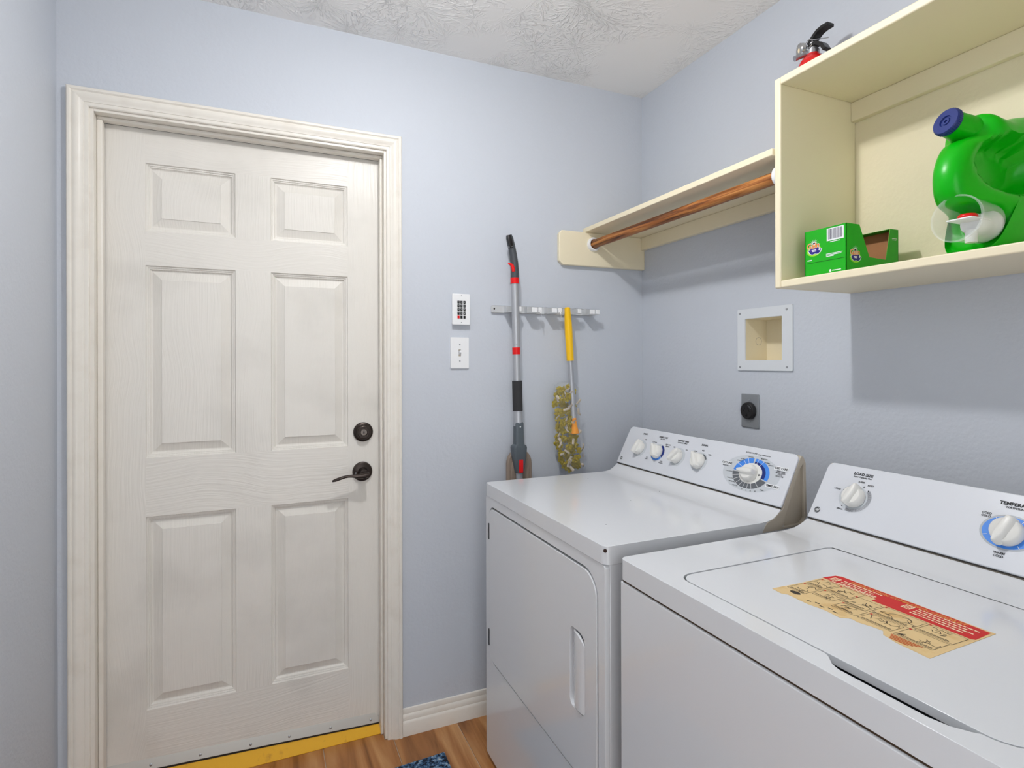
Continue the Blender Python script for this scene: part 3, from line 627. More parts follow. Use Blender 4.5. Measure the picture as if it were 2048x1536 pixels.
# ================================================================== DRYER
def ge_badge(fr, u, v, r, par):
    mb = MB(); fr.ring(mb, u, v, r*.86, r, 0, 360, .0006, n=28); fr.disc(mb, u, v, r*.74, r*.74, .0006, 24); mb.build('badge', ink_m, par, smooth=0)
    mb = MB(); fr.text(mb, 'GE', u, v, r*1.05, .0010, .03, .35); mb.build('badge_lettering', whiteink_m, par, smooth=0)
def knob(fr, u, v, r, ang, par, mark=None, ky=1.0):
    mb = MB(); prof_ = [(r*1.0, .001), (r*1.02, .004), (r*.96, .010), (r*.90, .016), (r*.80, .0185), (r*.2, .0195)]
    mb.lathe(prof_, fr.p(u, v), fr.N, 36)
    k = mb.build('knob', knob_m, par, smooth=40)
    c, s_ = math.cos(ang), math.sin(ang)
    def Q(a, b, h): return fr.p(u + a*c - b*s_, v + a*s_ + b*c, h)
    L = r*1.12; w = r*.34
    shape = lambda k1, kw: [(-L*.92*k1, -w*.55*kw), (-L*.55*k1, -w*kw), (L*.45*k1, -w*kw), (L*1.0*k1, -w*.45*kw), (L*1.06*k1, 0), (L*1.0*k1, w*.45*kw), (L*.45*k1, w*kw), (-L*.55*k1, w*kw), (-L*.92*k1, w*.55*kw)]
    MB().loft([[Q(a, b, h) for a, b in shape(k1, kw)] for h, k1, kw in ((.008, .98, 1.5), (.016, 1.0, 1.25), (.024, .97, .95), (.0275, .92, .72), (.0285, .86, .5))]).build('knob_grip', knob_m, k, smooth=50)
    if mark:
        mb = MB(); fr.poly(mb, [(u + r*1.02*c + r*.1*s_, v + r*1.02*s_ - r*.1*c), (u + r*1.28*c, v + r*1.28*s_), (u + r*1.02*c - r*.1*s_, v + r*1.02*s_ + r*.1*c)], .0009); mb.build('pointer_mark', ink_m, par, smooth=0)
    return k

DYL, DYR = -.212, -.945; FX = -.797
dy = thing('dryer', (-.49, -.5785, 0), 'white front-loading clothes dryer with knob console beside the door wall', 'dryer')
body = MB().box(FX+.014, -.19, DYR+.004, DYL-.004, .022, .874).build('body', white_m, dy, bevel=.004)
# front skin with the door opening
dz0, dz1, dya, dyb = .343, .838, -.909, -.250
MB().plate(rrect(DYR+.003, DYL-.003, .016, .872, .010, 4), [rrect(dya-.005, dyb+.004, dz0-.0065, dz1+.006, (.031, .041, .036, .060), 7)], 'x', FX+.014, FX+.002).build('front_panel', white_m, dy, bevel=.003, seg=3)
MB().box(FX+.0105, FX+.0138, dya-.01, dyb+.01, dz0-.01, dz1+.01).build('door_gap', dkgap_m, dy, smooth=0)
hY0, hY1, hZ0, hZ1 = -.861, -.789, .492, .682
dd = MB().plate(rrect(dya, dyb, dz0, dz1, (.028, .038, .032, .055), 8), [rrect(hY0, hY1, hZ0, hZ1, (.020, .018, .018, .026), 6)], 'x', FX+.010, FX).build('door', white_m, dy, bevel=.0045, seg=3)
# handle: pocket and grip
MB().loft([[(FX+.0095, y, z) for y, z in rrect(hY0-.002, hY1+.002, hZ0-.002, hZ1+.002, .02, 6)], [(FX+.0096, y, z) for y, z in rrect(hY0+.004, hY1-.002, hZ0+.004, hZ1-.004, .02, 6)]]).build('handle_pocket', white_m, dd)
gy0, gy1 = hY0 + .002, hY1 - .016
gl = []
for k in range(9):
    t = k/8; y = gy0 + (gy1-gy0)*t
    d = FX + .003 - .0065*math.sin(math.pi*min(1, t*1.0))**.7 * (1 if True else 0)
    top = hZ1 - .004 - .024*max(0, 1 - t*1.6)**2 - .002*t; bot = hZ0 + .004 + .012*max(0, t-.5)
    gl.append([(d, y, bot), (d, y, top), (d+.006, y, top), (d+.006, y, bot)])
MB().loft(gl).build('handle_grip', white_m, dd, bevel=.0015, smooth=50)
for z0, z1 in ((.734, .785), (.385, .437)):
    hgm = MB().box(FX-.0015, FX+.004, -.2510, -.2430, z0, z1).build('hinge', blackp_m, dy)
    for k in range(6): MB().box(FX-.0022, FX-.0015, -.2500, -.2440, z0+.003+k*.0085, z0+.0048+k*.0085).build('hinge_knuckle', midgrey_m, hgm, smooth=0)
# top with a rear sweep up to the console
def deck(par, yl, yr, seam, top, zlip, hole=None):
    sx, szz = seam; xr = -.335
    mb = MB(); mb.plate(rrect(FX, xr, yr, yl, (.016, .0005, .0005, .016), 6), [hole] if hole else [], 'z', zlip, top)
    o = mb.build('top_panel', white_m, par, bevel=.0085, seg=4)
    # keep the joint with the sweep square: bevel only the outer rim
    me = o.data
    at = me.attributes.new('bevel_weight_edge', 'FLOAT', 'EDGE')
    cw = WL[o.name]
    for e in me.edges:
        p0, p1 = me.vertices[e.vertices[0]].co + cw, me.vertices[e.vertices[1]].co + cw
        rear = abs(p0.x - xr) < .004 and abs(p1.x - xr) < .004
        top_e = p0.z > top - .001 and p1.z > top - .001
        at.data[e.index].value = 0.0 if rear else (1.0 if top_e else .25)
    bv = o.modifiers['bevel']; bv.limit_method = 'WEIGHT'
    # only sharp edges may be bevelled
    bm = bmesh.new(); bm.from_mesh(me); lay = bm.edges.layers.float.get('bevel_weight_edge')
    for e in bm.edges:
        if len(e.link_faces) == 2 and e.calc_face_angle(0) < R(40): e[lay] = 0.0
    bm.to_mesh(me); bm.free()
    pr = [(xr, zlip), (xr, top), (xr + (sx-xr)*.25, top + .001), (xr + (sx-xr)*.5, top + (szz-top)*.16), (xr + (sx-xr)*.72, top + (szz-top)*.42), (xr + (sx-xr)*.88, top + (szz-top)*.70), (sx-.0012, szz-.0022), (sx+.006, szz-.006), (sx+.01, zlip)]
    MB().prism(pr, 'y', yr+.0005, yl-.0005).build('rear_sweep', white_m, par, smooth=40)
    return o
dtp = deck(dy, DYL, DYR, (-.272, .942), .914, .8735)
MB().lathe([(.0001, -.001), (.0035, 0), (.0042, .0012), (.002, .002), (.0001, .0022)], (FX+.0035, DYR+.0035, .9045), (-.6, -.75, .25), 12).build('rust_chip', rust_m, dtp)
for x, y in ((-.45, -.30), (-.62, -.24), (-.50, -.62), (-.70, -.80), (-.35, -.56)):
    MB().lathe([(.0016, 0), (.0016, .0003)], (x, y, .9139), (0, 0, 1), 6).build('paint_chip', ink_m, dtp)
def console(par, yl, yr, A, B, caps):
    (ax_, az_), (bx_, bz_) = A, B
    cap = [(ax_+.004, az_-.004), (bx_+.002, bz_-.004), (bx_+.005, bz_), (bx_+.013, bz_-.003), (bx_+.022, bz_-.020), (bx_+.025, az_-.031), (bx_+.006, az_-.053), (ax_-.064, az_-.055), (ax_-.056, az_-.040), (ax_-.049, az_-.031), (ax_-.022, az_-.021), (ax_-.006, az_-.009)]
    c = MB().prism(cap, 'y', yr+.010, yl-.010).build('console', beige_m, par, smooth=35)
    hole = [(ax_+.006, az_-.047), (bx_-.001, bz_-.036), (bx_+.012, bz_-.022), (bx_+.017, az_-.034), (bx_+.004, az_-.046)]
    for y0, y1 in ((yr, yr+.010), (yl-.010, yl)):
        MB().plate(cap, [hole], 'y', y0, y1).build('end_cap', beige_m, c, bevel=.0015)
    tz = Vector((bx_-ax_, 0, bz_-az_)); L = tz.length
    fr = Frame((ax_, 0, az_), (0, -1, 0), tz)
    out = rrect(-yl, -yr, .0015, L+.002, (.003, .003, .016, .016), 6)
    mb = MB(); mb.loft([[fr.p(u, v, -.004) for u, v in out], [fr.p(u, v, .003) for u, v in out]])
    f = mb.build('front_panel', console_m, c, bevel=.0025, seg=3)
    mb = MB(); fr.rect(mb, -yl, -yr, -.0012, .0012, .0005); mb.build('seam', dkgap_m, c, smooth=0)
    fr.o = fr.o + fr.N*.0031
    return c, fr
cd, fr = console(dy, DYL, DYR, (-.272, .943), (-.205, 1.072), True)
ks = [.3132, .4133, .5138, .6137]; kv = .0705
def letter(fr, par, items, m=None):
    for it in items:
        mb = MB(); fr.text(mb, it[0], it[1], it[2], it[3], .0006, bold=it[4] if len(it) > 4 else .02, sx=it[5] if len(it) > 5 else 1.0)
        mb.build('lettering', m or ink_m, par, smooth=0)
for i, u in enumerate(ks):
    mb = MB(); fr.disc(mb, u, kv, .0345, .031, .0003); mb.build('dial_disc', greyink_m, cd, smooth=0)
mb = MB(); fr.ring(mb, ks[1], kv, .020, .0325, -30, 70, .0006, .9); mb.build('dial_band', navy_m, cd, smooth=0)
mb = MB(); fr.ring(mb, ks[1], kv, .020, .0325, -140, -34, .0006, .9); mb.build('dial_band', blue_m, cd, smooth=0)
mb = MB(); fr.ring(mb, ks[3], kv, .026, .031, 25, 75, .0006, .9); mb.build('dial_band', midgrey_m, cd, smooth=0)
knob(fr, ks[0], kv, .0235, R(75), cd); knob(fr, ks[1], kv, .0235, R(125), cd); knob(fr, ks[2], kv, .0235, R(55), cd); knob(fr, ks[3], kv, .0245, R(128), cd)
letter(fr, cd, [('START', ks[0], .1262, .0085, .03), ('FABRIC CARE', ks[1], .1262, .0075, .03), ('DRY TEMP', ks[1], .1190, .0050), ('WRINKLE CARE', ks[2], .1258, .0075, .03), ('EXTENDED TUMBLE', ks[2], .1188, .0050), ('SIGNAL', ks[3], .1255, .0085, .03),
    ('ON', ks[0]+.014, .1063, .006), ('OFF', ks[2]-.030, .1000, .0055), ('ON', ks[2]+.030, .0990, .0055), ('LOW', ks[3]-.029, .1010, .0055), ('MED', ks[3]+.002, .1075, .0055), ('HIGH', ks[3]+.034, .0985, .0055),
    ('COTTONS', ks[1]-.036, .1035, .0050), ('HIGH', ks[1]-.036, .0975, .0050), ('EASY CARE', ks[1]+.037, .1040, .0050), ('MEDIUM', ks[1]+.037, .0975, .0050), ('LOW', ks[1]+.034, .0425, .0055), ('DELICATES', ks[1]+.034, .0370, .0045), ('NO', ks[1]-.044, .0450, .0050), ('HEAT', ks[1]-.044, .0395, .0050)])
ge_badge(fr, .2318, .0205, .0062, cd)
# big timer
tu, tv = .818, .0705; ky = .71
mb = MB(); fr.disc(mb, tu-.002, tv, .098, .0525, .0003, 60); mb.build('timer_disc', greyink_m, cd, smooth=0)
def band(a0, a1, r0, r1, mtl, h=.0006):
    mb = MB(); fr.ring(mb, tu, tv, r0, r1, a0, a1, h, ky, 32); mb.build('timer_band', mtl, cd, smooth=0)
band(94, 178, .036, .0625, blue_m); band(-16, 88, .050, .0625, blue_m); band(-16, 88, .036, .050, navy_m); band(184, 340, .036, .0625, midgrey_m)
mb = MB()
for a in (113, 128, 150, 60, 78, 200, 216, 232, 247, 261, 275, 289, 310):
    a_ = R(a); fr.line(mb, (tu + math.cos(a_)*.040, tv + math.sin(a_)*.040*ky), (tu + math.cos(a_)*.0625, tv + math.sin(a_)*.0625*ky), .0010, .0009)
mb.build('timer_ticks', whiteink_m, cd, smooth=0)
mb = MB(); fr.disc(mb, tu, tv, .039, .039*ky*1.08, .0012, 48); mb.build('timer_ring', knob_m, cd, smooth=0)
knob(fr, tu-.001, tv, .0245, R(184), cd)
mb = MB(); fr.poly(mb, [(tu+.028, tv+.003), (tu+.036, tv), (tu+.028, tv-.003)], .0016); mb.build('pointer_mark', ink_m, cd, smooth=0)
for w, u, v, wd in (('COTTONS', .7245, .0865, .036), ('EASY CARE', .9085, .1005, .044), ('TIMED DRY', .9005, .0490, .044)):
    mb = MB(); fr.poly(mb, rrect(u-wd/2, u+wd/2, v-.0052, v+.0052, .0016, 3), .0008); mb.build('legend_plate', whiteink_m, cd, smooth=0)
    mb = MB(); fr.text(mb, w, u, v, .0078, .0012, .04); mb.build('lettering', ink_m, cd, smooth=0)
letter(fr, cd, [('AUTOMATIC DRY', .797, .1285, .0050), ('DUAL THERMOSTAT', .842, .1270, .0045), ('REGULAR', .722, .0785, .0050), ('MORE DRY', .768, .1000, .0045), ('NORMAL', .776, .1065, .0045), ('LESS DRY', .800, .1165, .0045), ('COOL DOWN', .742, .0640, .0042), ('MORE DRY', .846, .1170, .0045), ('NORMAL', .860, .1085, .0045), ('LESS DRY', .874, .1035, .0042), ('PERM PRESS', .9105, .0925, .0050), ('MIXED LOAD', .9105, .0880, .0050), ('KNITS', .9105, .0835, .0050), ('DELICATES', .9105, .0790, .0050),
    ('70 MIN', .872, .0320, .0045), ('60', .853, .0250, .0045), ('50', .838, .0225, .0045), ('40', .823, .0215, .0045), ('30', .808, .0225, .0045), ('FLUFF 20', .781, .0275, .0045), ('DEWRINKLE', .766, .0365, .0045), ('COOL DOWN', .757, .0450, .0042)])
for x in (FX+.06, -.25):
    for y in (DYR+.06, DYL-.06): MB().lathe([(.022, 0), (.022, .010), (.010, .014), (.010, .024)], (x, y, 0), (0, 0, 1), 14).build('foot', blackp_m, dy)

# ================================================================== WASHER
WYL, WYR = -1.000, -1.735
wa = thing('washer', (-.49, -1.3675, 0), 'white top-loading washer with a tan and red sticker on its lid', 'washer')
MB().box(FX+.0012, -.165, WYR+.002, WYL-.002, .022, .8615).build('body', white_m, wa, bevel=.003, seg=3)
MB().box(FX+.0045, -.17, WYR+.006, WYL-.006, .8605, .8672).build('top_gap', mat('brown_gap', srgb(70, 52, 34), .8), wa, smooth=0)  # dark brown strip in the joint under the top panel
lx0, lx1, ly0, ly1 = -.752, -.332, -1.668, -1.132
def lid_outline(g, scoop):
    base = rrect(lx0-g, lx1+g, ly0-g, ly1+g, (.040+g, .030+g, .022+g, .030+g), 7)
    if not scoop: return base
    out = []
    for k, pnt in enumerate(base):
        out.append(pnt)
    # the finger scoop sits in the front edge (x = lx0-g), between the front corners
    n = 7
    front_a = out[-1]; 
    sc = [(lx0-g, -1.440), (lx0-g-.004, -1.449), (lx0-g-.017, -1.464), (lx0-g-.022, -1.478), (lx0-g-.022, -1.585), (lx0-g-.017, -1.605), (lx0-g-.006, -1.622)]
    return out + sc
wtp = deck(wa, WYL, WYR, (-.246, .931), .909, .8672, lid_outline(.004, True))
wtp.modifiers['bevel'].width = .009
MB().plate([(FX+.012, WYR+.012), (-.30, WYR+.012), (-.30, WYL-.012), (FX+.012, WYL-.012)], [], 'z', .868, .8735).build('lid_well', mat('well_shade_grey', srgb(88, 90, 92), .6), wa, smooth=0)  # dark grey stands in for the shade in the gap under the lid
ld = MB().plate(lid_outline(0, False), [], 'z', .8965, .9085).build('lid', white_m, wa, bevel=.0055, seg=4)
for y in (ly1-.075, ly0+.075): MB().cyl((lx1+.003, y-.020, .9065), (lx1+.003, y+.020, .9065), .0028, 8).build('lid_hinge', steel_m, ld)
cw_, fw = console(wa, WYL, WYR, (-.246, .932), (-.165, 1.060), False)
# load size dial
ku, kvv = 1.0957, .0745
mb = MB(); fw.ring(mb, ku, kvv, .020, .0375, 100, 250, .0004, .92, 32); fw.ring(mb, ku, kvv, .020, .030, 0, 360, .0003, .95, 32); mb.build('dial_disc', greyink_m, cw_, smooth=0)
mb = MB()
for k in range(52):
    a_ = R(-108 + k*2.9); fw.line(mb, (ku + math.cos(a_)*.030, kvv + math.sin(a_)*.029), (ku + math.cos(a_)*.0385, kvv + math.sin(a_)*.0360), .0006, .0005)
mb.build('dial_ticks', midgrey_m, cw_, smooth=0)
mb = MB()
for a in (44, 70, 156, 232):
    a_ = R(a); fw.poly(mb, [(ku + math.cos(a_)*.0350 + .0017*math.cos(t*1.0472), kvv + math.sin(a_)*.0325 + .0017*math.sin(t*1.0472)) for t in range(6)], .0007)
mb.build('dial_dots', ink_m, cw_, smooth=0)
knob(fw, ku, kvv, .0250, R(75), cw_)
letter(fw, cw_, [('LOAD SIZE', ku, .1345, .0090, .04, 1.05), ('Super Capacity Plus', ku, .1272, .0055, .02), ('SUPER', ku+.002, .1155, .0055), ('RESET', ku+.026, .1105, .0055), ('LARGE', ku-.048, .0880, .0055), ('SMALL', ku-.024, .0405, .0055)])
ge_badge(fw, 1.0190, .0240, .0075, cw_)
ku2 = 1.394
mb = MB(); fw.disc(mb, ku2, .0745, .0455, .0350, .0003); mb.build('dial_disc', mat('disc_grey', srgb(180, 186, 192), .45), cw_, smooth=0)
mb = MB(); fw.ring(mb, ku2, .0745, .018, .0415, 0, 360, .0006, .76, 48); mb.build('dial_band', blue_m, cw_, smooth=0)
mb = MB()
for a in (20, 62, 128, 205, 305):
    a_ = R(a); fw.line(mb, (ku2 + math.cos(a_)*.034, .0745 + math.sin(a_)*.034*.76), (ku2 + math.cos(a_)*.0415, .0745 + math.sin(a_)*.0415*.76), .0009, .0009)
mb.build('dial_ticks', whiteink_m, cw_, smooth=0)
knob(fw, ku2, .0745, .0265, R(255), cw_)
letter(fw, cw_, [('TEMPERATURE', 1.3985, .1312, .0092, .04, 1.05), ('WASH/RINSE', 1.3955, .1238, .0062, .02), ('COLD', 1.3525, .1045, .0058, .03), ('COLD', 1.3525, .0985, .0058, .03), ('WARM', 1.3905, .0325, .0058, .03), ('COLD', 1.3905, .0265, .0058, .03), ('HOT', 1.440, .0985, .0058, .03), ('COLD', 1.440, .0925, .0058, .03)])
for x in (FX+.06, -.25):
    for y in (WYR+.06, WYL-.06): MB().lathe([(.022, 0), (.022, .010), (.010, .014), (.010, .024)], (x, y, 0), (0, 0, 1), 14).build('foot', blackp_m, wa)
# ---- lid sticker
fs = Frame((-.639, -1.246, .9086), (0, -1, 0), (1, 0, 0))
outl = [(0, 0), (.022, -.003), (.030, .004), (.07, .001), (.100, .006), (.128, .003), (.137, .016), (.150, .014), (.170, .020), (.184, .022), (.192, .010), (.215, .003), (.262, 0), (.258, .165), (.2, .1645), (.12, .166), (.06, .1645), (.012, .1665), (.004, .160), (.001, .120), (.002, .06)]
mb = MB(); mb.loft([[fs.p(u, v, 0) for u, v in outl], [fs.p(u, v, .0004) for u, v in outl]]); mb.build('sticker', tan_m, ld, smooth=0)
h = .0006
mb = MB(); fs.poly(mb, [(.000, .128), (.018, .128), (.018, .124), (.105, .124), (.105, .112), (.140, .112), (.252, .112), (.257, .116), (.254, .160), (.2, .163), (.12, .1635), (.06, .163), (.012, .165), (.004, .158)], h); mb.build('sticker_red_band', stickred_m, ld, smooth=0)
mb = MB(); fs.text(mb, 'INSTALLATION COMPLETION CHECKLIST', .132, .1545, .0092, .0008, .03, .0, sx=1.08); mb.build('sticker_title', mat('gold_ink', srgb(226, 160, 70), .6), ld, smooth=0)
random.seed(5)
for k, (u0, u1) in enumerate(((.030, .100), (.160, .246))):
    for j in range(3 if k == 0 else 4):
        mb = MB(); u = u0; v = .1455 - j*.0078
        while u < u1 - (.012 if j % 2 else 0):
            w = random.uniform(.003, .009); fs.rect(mb, u, min(u+w, u1), v, v+.0034, .0008); u += w + .0014
        mb.build('sticker_text_line', cream_ink, ld, smooth=0)
    mb = MB(); fs.rect(mb, u0-.020, u0-.006, .132, .150, .0008); mb.build('sticker_icon_plate', cream_ink, ld, smooth=0)
mb = MB(); fs.rect(mb, .020, .100, .1255, .1285, .0008); mb.build('sticker_text_line', cream_ink, ld, smooth=0)
mb = MB()
for k in (0, 1):
    u0 = (.010, .140)[k]
    for j in range(3): fs.rect(mb, u0+.002, u0+.012, .134+j*.005, .1365+j*.005, .0010)
mb.build('sticker_icon', stickred_m, ld, smooth=0)
mb = MB(); rr = random.Random(3)
cells = [(.006, .040, .078, .120), (.006, .040, .030, .074), (.044, .088, .082, .120), (.044, .080, .046, .078), (.084, .128, .062, .104), (.092, .134, .030, .060), (.132, .196, .066, .108), (.138, .190, .030, .062), (.200, .252, .070, .108), (.196, .250, .026, .066)]
for (u0, u1, v0, v1) in cells:
    for a, b in (((u0, v0), (u1, v0)), ((u1, v0), (u1, v1)), ((u1, v1), (u0, v1)), ((u0, v1), (u0, v0))): fs.line(mb, a, b, .0006, .0007)
    for k in range(4):
        u = rr.uniform(u0+.006, u1-.016); v = rr.uniform(v0+.008, v1-.008); p0 = (u, v)
        for q in range(4):
            p1 = (min(max(p0[0] + rr.uniform(-.008, .012), u0+.002), u1-.002), min(max(p0[1] + rr.uniform(-.009, .009), v0+.002), v1-.002))
            if (Vector(p1)-Vector(p0)).length > .001: fs.line(mb, p0, p1, .0009, .0007)
            p0 = p1
    for k in range(2):
        v = v0 + .003 + k*.003; u = u0 + .003
        while u < u1 - .008: w = rr.uniform(.002, .006); fs.rect(mb, u, u+w, v, v+.0014, .0007); u += w + .001
fs.ring(mb, .168, .086, .0165, .0173, 0, 360, .0007, .75, 28); fs.disc(mb, .030, .022, .010, .006, .0007, 20)
for k in range(5): fs.rect(mb, .060 + k*.012, .068 + k*.012, .012 + (k % 2)*.005, .0145 + (k % 2)*.005, .0007)
mb.build('sticker_drawings', mat('sticker_black', srgb(56, 48, 40), .6), ld, smooth=0)
mb = MB()
for j in range(4): fs.rect(mb, .196 + .002*j, .240 - .004*j, .0205 - j*.0042, .0232 - j*.0042, .0007)
mb.build('sticker_warning', rustink_m, ld, smooth=0)
mb = MB()
for (u0, u1, v0, v1) in cells: fs.rect(mb, u0, u0+.0035, v1-.0035, v1, .0009)
mb.build('sticker_bullets', stickred_m, ld, smooth=0)

# ================================================================== DETERGENT CARTON
CZB = CB + th
bx0, bx1, by0, by1 = -.252, -.068, -1.108, -.999; bz1 = CZB + .1125
ca = thing('dryer_sheet_carton', (-.16, -1.053, CZB), 'torn-open green dryer sheet carton in the left end of the cabinet', 'carton')
tk = .0008
MB().box(bx0, bx0+tk, by0, by1, CZB, bz1).build('front_panel', cgreen_m, ca, smooth=0)
MB().box(bx0+.0002, bx0+tk+.0006, by0+.001, by1-.001, CZB+.001, bz1-.0005).build('front_liner', card_m, ca, smooth=0)
side = [(bx0, CZB), (bx1, CZB), (bx1, bz1), (-.098, bz1), (-.114, CZB+.038), (-.173, CZB+.040), (-.207, bz1), (bx0, bz1)]
MB().prism(side, 'y', by0, by0+tk).build('side_panel', cgreen_m, ca, smooth=0)
MB().prism(side, 'y', by0+tk, by0+2*tk).build('side_liner', card_m, ca, smooth=0)
far = [(bx0, CZB), (bx1, CZB), (bx1, bz1), (bx0, bz1)]
MB().prism(far, 'y', by1-tk, by1).build('far_panel', cgreen_m, ca, smooth=0)
MB().prism(far, 'y', by1-2*tk, by1-tk).build('far_liner', card_m, ca, smooth=0)
MB().box(bx1-tk, bx1, by0, by1, CZB, bz1).build('rear_panel', cgreen_m, ca, smooth=0)
MB().box(bx1-2*tk, bx1-tk, by0+tk, by1-tk, CZB+tk, bz1).build('rear_liner', card_m, ca, smooth=0)
MB().box(bx0, bx1, by0, by1, CZB, CZB+tk).build('base_panel', card_m, ca, smooth=0)
MB().box(bx0, -.207, by0, by1, bz1, bz1+tk).build('top_flap', cgreen_m, ca, smooth=0)
MB().box(-.098, bx1, by0, by1, bz1, bz1+tk).build('top_flap', cgreen_m, ca, smooth=0)
MB().box(-.150, -.1485, by1-.0030, by1-2*tk, CZB+.002, bz1-.004).build('liner_seam', mat('seam_brown', srgb(120, 80, 46), .9), ca, smooth=0)
def logo(fr, u, v, s):
    mb = MB(); fr.disc(mb, u+.002*s, v-.010*s, .020*s, .0135*s, .0002, 28); mb.build('logo_glow', lime_m, ca, smooth=0)
    mb = MB()
    for k in range(15):
        a = R(10 + k*160/14); L = (.014 if k % 2 else .010)*s; w = .0006*s
        fr.poly(mb, [(u+.002*s - math.sin(a)*w, v+.006*s + math.cos(a)*w), (u+.002*s + math.sin(a)*w, v+.006*s - math.cos(a)*w), (u+.002*s + math.cos(a)*L, v+.006*s + math.sin(a)*L)], .0003)
    fr.disc(mb, u+.002*s, v+.006*s, .0035*s, .0035*s, .0003, 16)
    mb.build('logo_burst', whiteink_m, ca, smooth=0)
    blob = [(math.cos(t*2*math.pi/36)*(.0165 + .0012*math.sin(t*2*math.pi/36*7)), math.sin(t*2*math.pi/36)*(.0082 + .0012*math.cos(t*2*math.pi/36*6))) for t in range(36)]
    for nm, k, mtl, hh in (('logo_splash_edge', 1.12, whiteink_m, .0004), ('logo_splash', 1.0, indigo_m, .0005)):
        mb = MB(); fr.poly(mb, [(u + .0045*s + x*k*s, v - .0105*s + y*k*s) for x, y in blob], hh); mb.build(nm, mtl, ca, smooth=0)
    mb = MB(); fr.poly(mb, [(u + (.002 + x*.62)*s, v + (-.0085 + y*.66)*s) for x, y in blob], .0006); mb.build('logo_swirl', purple_m, ca, smooth=0)
    mb = MB(); fr.disc(mb, u+.0165*s, v-.0088*s, .0022*s, .0024*s, .0007, 14)
    for j in range(2): fr.rect(mb, u-.004*s+.002*j*s, u+.008*s, v-(.0095+.0030*j)*s, v-(.0078+.0030*j)*s, .0007)
    mb.build('logo_small_print', whiteink_m, ca, smooth=0)
    for nm, bd_, mtl, hh in (('logo_outline', .040, whiteink_m, .0008), ('logo_lettering', .010, orangeink_m, .0014)):
        mb = MB(); fr.text(mb, 'Gain', u-.001*s, v+.0015*s, .0190*s, hh, bd_, .12, rot=.05); mb.build(nm, mtl, ca, smooth=0)
ff = Frame((bx0-.0001, by1, CZB), (0, -1, 0), (0, 0, 1))
logo(ff, .024, .074, 1.0)
mb = MB(); ff.rect(mb, .060, .103, .080, .1095, .0003); ff.rect(mb, .068, .094, .0765, .0780, .0003)
ff.rect(mb, .058, .100, .0490, .0505, .0003); ff.rect(mb, .058, .097, .0462, .0477, .0003); ff.rect(mb, .058, .078, .0434, .0449, .0003); ff.rect(mb, .008, .020, .0405, .0430, .0003); ff.rect(mb, .074, .096, .0085, .0105, .0003); ff.disc(mb, .0690, .0095, .0028, .0034, .0003, 16)
mb.build('carton_print', whiteink_m, ca, smooth=0)
mb = MB(); rr = random.Random(9); u = .0635
while u < .0985: w = rr.choice((.0006, .0009, .0014)); ff.rect(mb, u, u+w, .0835, .1075, .0005); u += w + rr.choice((.0006, .001, .0013))
mb.build('barcode', mat('barcode_ink', srgb(60, 54, 80), .6), ca, smooth=0)
mb = MB(); ff.line(mb, (.006, .0350), (.105, .0350), .0009, .0004); mb.build('flap_line', mat('dark_green_line', srgb(8, 70, 12), .6), ca, smooth=0)
fsd = Frame((bx0, by0-.0001, CZB), (1, 0, 0), (0, 0, 1))
logo(fsd, .028, .046, .95)
mb = MB(); fsd.rect(mb, .160, .179, .0900, .0912, .0003); fsd.rect(mb, .160, .176, .0868, .0880, .0003); mb.build('carton_print', whiteink_m, ca, smooth=0)

# ================================================================== DETERGENT JUG
jg = thing('detergent_jug', (-.14, -1.33, CZB), 'large bright green detergent jug with navy cap in the cabinet', 'jug')
JY = -1.326; JH_ = .062
ctrl = [(-.205, CZB+.001), (-.12, CZB), (-.05, CZB+.001), (-.024, CZB+.020), (-.018, CZB+.10), (-.020, CZB+.20), (-.030, CZB+.268), (-.060, CZB+.288), (-.100, CZB+.282), (-.140, CZB+.270), (-.170, CZB+.272), (-.196, CZB+.277), (-.205, CZB+.250), (-.218, CZB+.232), (-.250, CZB+.216), (-.274, CZB+.185), (-.284, CZB+.150), (-.278, CZB+.115), (-.256, CZB+.096), (-.215, CZB+.091), (-.176, CZB+.083), (-.160, CZB+.055), (-.178, CZB+.018)]
def catmull(c, n):
    out = []; m_ = len(c)
    for i in range(m_):
        p0, p1, p2, p3 = (Vector(c[(i+k-1) % m_]) for k in range(4))
        for k in range(n):
            t = k/n; out.append(.5*((2*p1) + (p2-p0)*t + (2*p0-5*p1+4*p2-p3)*t*t + (3*p1-p0-3*p2+p3)*t**3))
    return out
ol = catmull(ctrl, 4); cc = Vector((-.135, CZB+.135))
def smooth01(x): x = max(0, min(1, x)); return x*x*(3-2*x)
def jug_side(sgn):
    ss = [1.0, .985, .96, .92, .87, .80, .72, .63, .54, .45, .36, .27, .18, .09]
    loops = []
    for s_ in ss:
        lp = []
        for q in ol:
            pt = cc + (q-cc)*s_
            hgt = JH_*(max(0, 1 - s_**9))**.42
            # handle side is thinner at the front, dished finger recess in the flank
            hgt *= .50 + .50*smooth01((pt.x + .285)/.16)
            d = math.hypot((pt.x + .148)/.098, (pt.y - (CZB+.172))/.062)
            dish = smooth01((1.0-d)/.34)
            hgt = hgt*(1 - .86*dish)
            lp.append((pt.x, JY + sgn*hgt, pt.y))
        loops.append(lp)
    return loops
A_ = jug_side(-1); B_ = jug_side(1)
MB().loft(A_[::-1] + B_[1:]).build('jug_body', green_m, jg, smooth=60)
cdn = Vector((-.90, .16, .26)).normalized(); nk0 = Vector((-.190, JY+.002, CZB+.247)); capc = Vector((-.238, JY+.008, CZB+.262))
MB().tube([nk0 - cdn*.02, nk0, nk0 + cdn*.022, nk0 + cdn*.040, nk0 + cdn*.054], [.033, .0310, .0278, .0254, .0244], 28).build('neck', green_m, jg, smooth=60)
cp0 = nk0 + cdn*.051
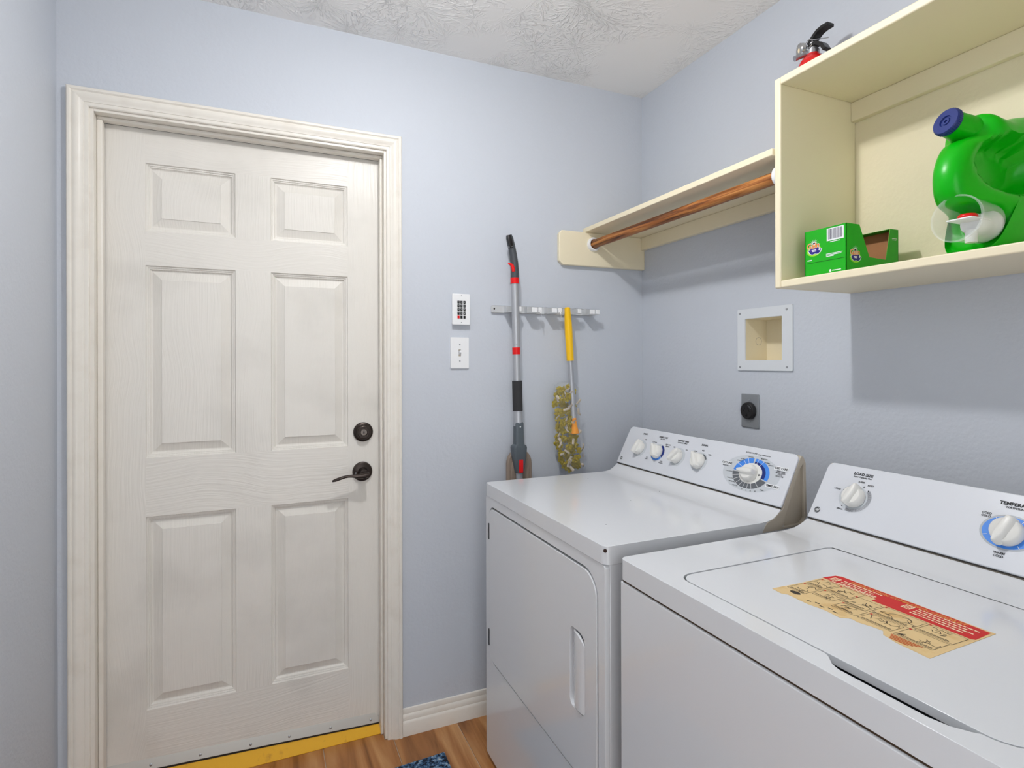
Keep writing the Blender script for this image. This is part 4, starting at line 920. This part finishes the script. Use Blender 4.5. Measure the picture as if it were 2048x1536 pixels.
cpo = MB().lathe([(.0250, 0), (.0262, .002), (.0262, .011), (.0245, .0135), (.0115, .0135), (.0105, .0105), (.0075, .0105), (.0065, .0125), (.0030, .0125), (.0025, .0100), (.0004, .0100)], cp0, cdn, 44).build('cap', dblue_m, jg, smooth=35)
u_ = cdn.orthogonal().normalized(); w_ = cdn.cross(u_); mb = MB()
for k in range(44):
    a = 2*math.pi*k/44; r_ = u_*math.cos(a) + w_*math.sin(a); t_ = cdn.cross(r_)
    b0 = cp0 + r_*.0260; mb.add([b0 - t_*.0008 + cdn*.002, b0 + t_*.0008 + cdn*.002, b0 + t_*.0008 + cdn*.0105, b0 - t_*.0008 + cdn*.0105, b0 + r_*.0009 + cdn*.002, b0 + r_*.0009 + cdn*.0105], [(0, 4, 5, 3), (4, 1, 2, 5), (0, 1, 4), (3, 5, 2)])
mb.build('cap_ribs', dblue_m, cpo, smooth=0)
# tap
tz_ = CZB + .060; ty = JY - .016
tp = MB().lathe([(.030, -.172+.172), (.030, .006), (.024, .012), (.021, .020), (.0205, .046), (.018, .052)], (-.172, ty, tz_), (-1, 0, 0), 32).build('tap', plasticw_m, jg)
MB().box(-.262, -.200, ty-.022, ty+.022, tz_+.004, tz_+.0070).build('tap_lever', plasticw_m, tp, bevel=.001)
MB().prism([(-.2335 + .017*math.cos(R(a)), ty + .016*math.sin(R(a))) for a in range(0, 360, 20)], 'z', tz_+.007, tz_+.0175).build('tap_button', red_m, tp, bevel=.005, seg=3)
MB().lathe([(.010, 0), (.010, .024)], (-.222, ty, tz_-.012), (0, 0, -1), 20).build('tap_spout', plasticw_m, tp)
cu_ = MB().lathe([(.0360, .000), (.0385, .002), (.0405, .030), (.0425, .082), (.0445, .083), (.0445, .087), (.0415, .087), (.0395, .032), (.0375, .0035), (.0350, .0016)], (-.184, ty, tz_+.004), (-1, 0, .02), 48, cap=False).build('dosing_cup', clear_m, None, smooth=40)
tag(cu_, 'clear plastic dosing cup hung over the white jug tap', 'cup')

# ================================================================== RUG
rg = MB().prism([(-1.55, -1.05), (-.928, -1.05), (-.9235, -.155), (-1.55, -.185)], 'z', .0005, .009).build('floor_rug', rug_m, bevel=.002)
tag(rg, 'blue, black and white flecked rug on the floor before the dryer', 'rug')
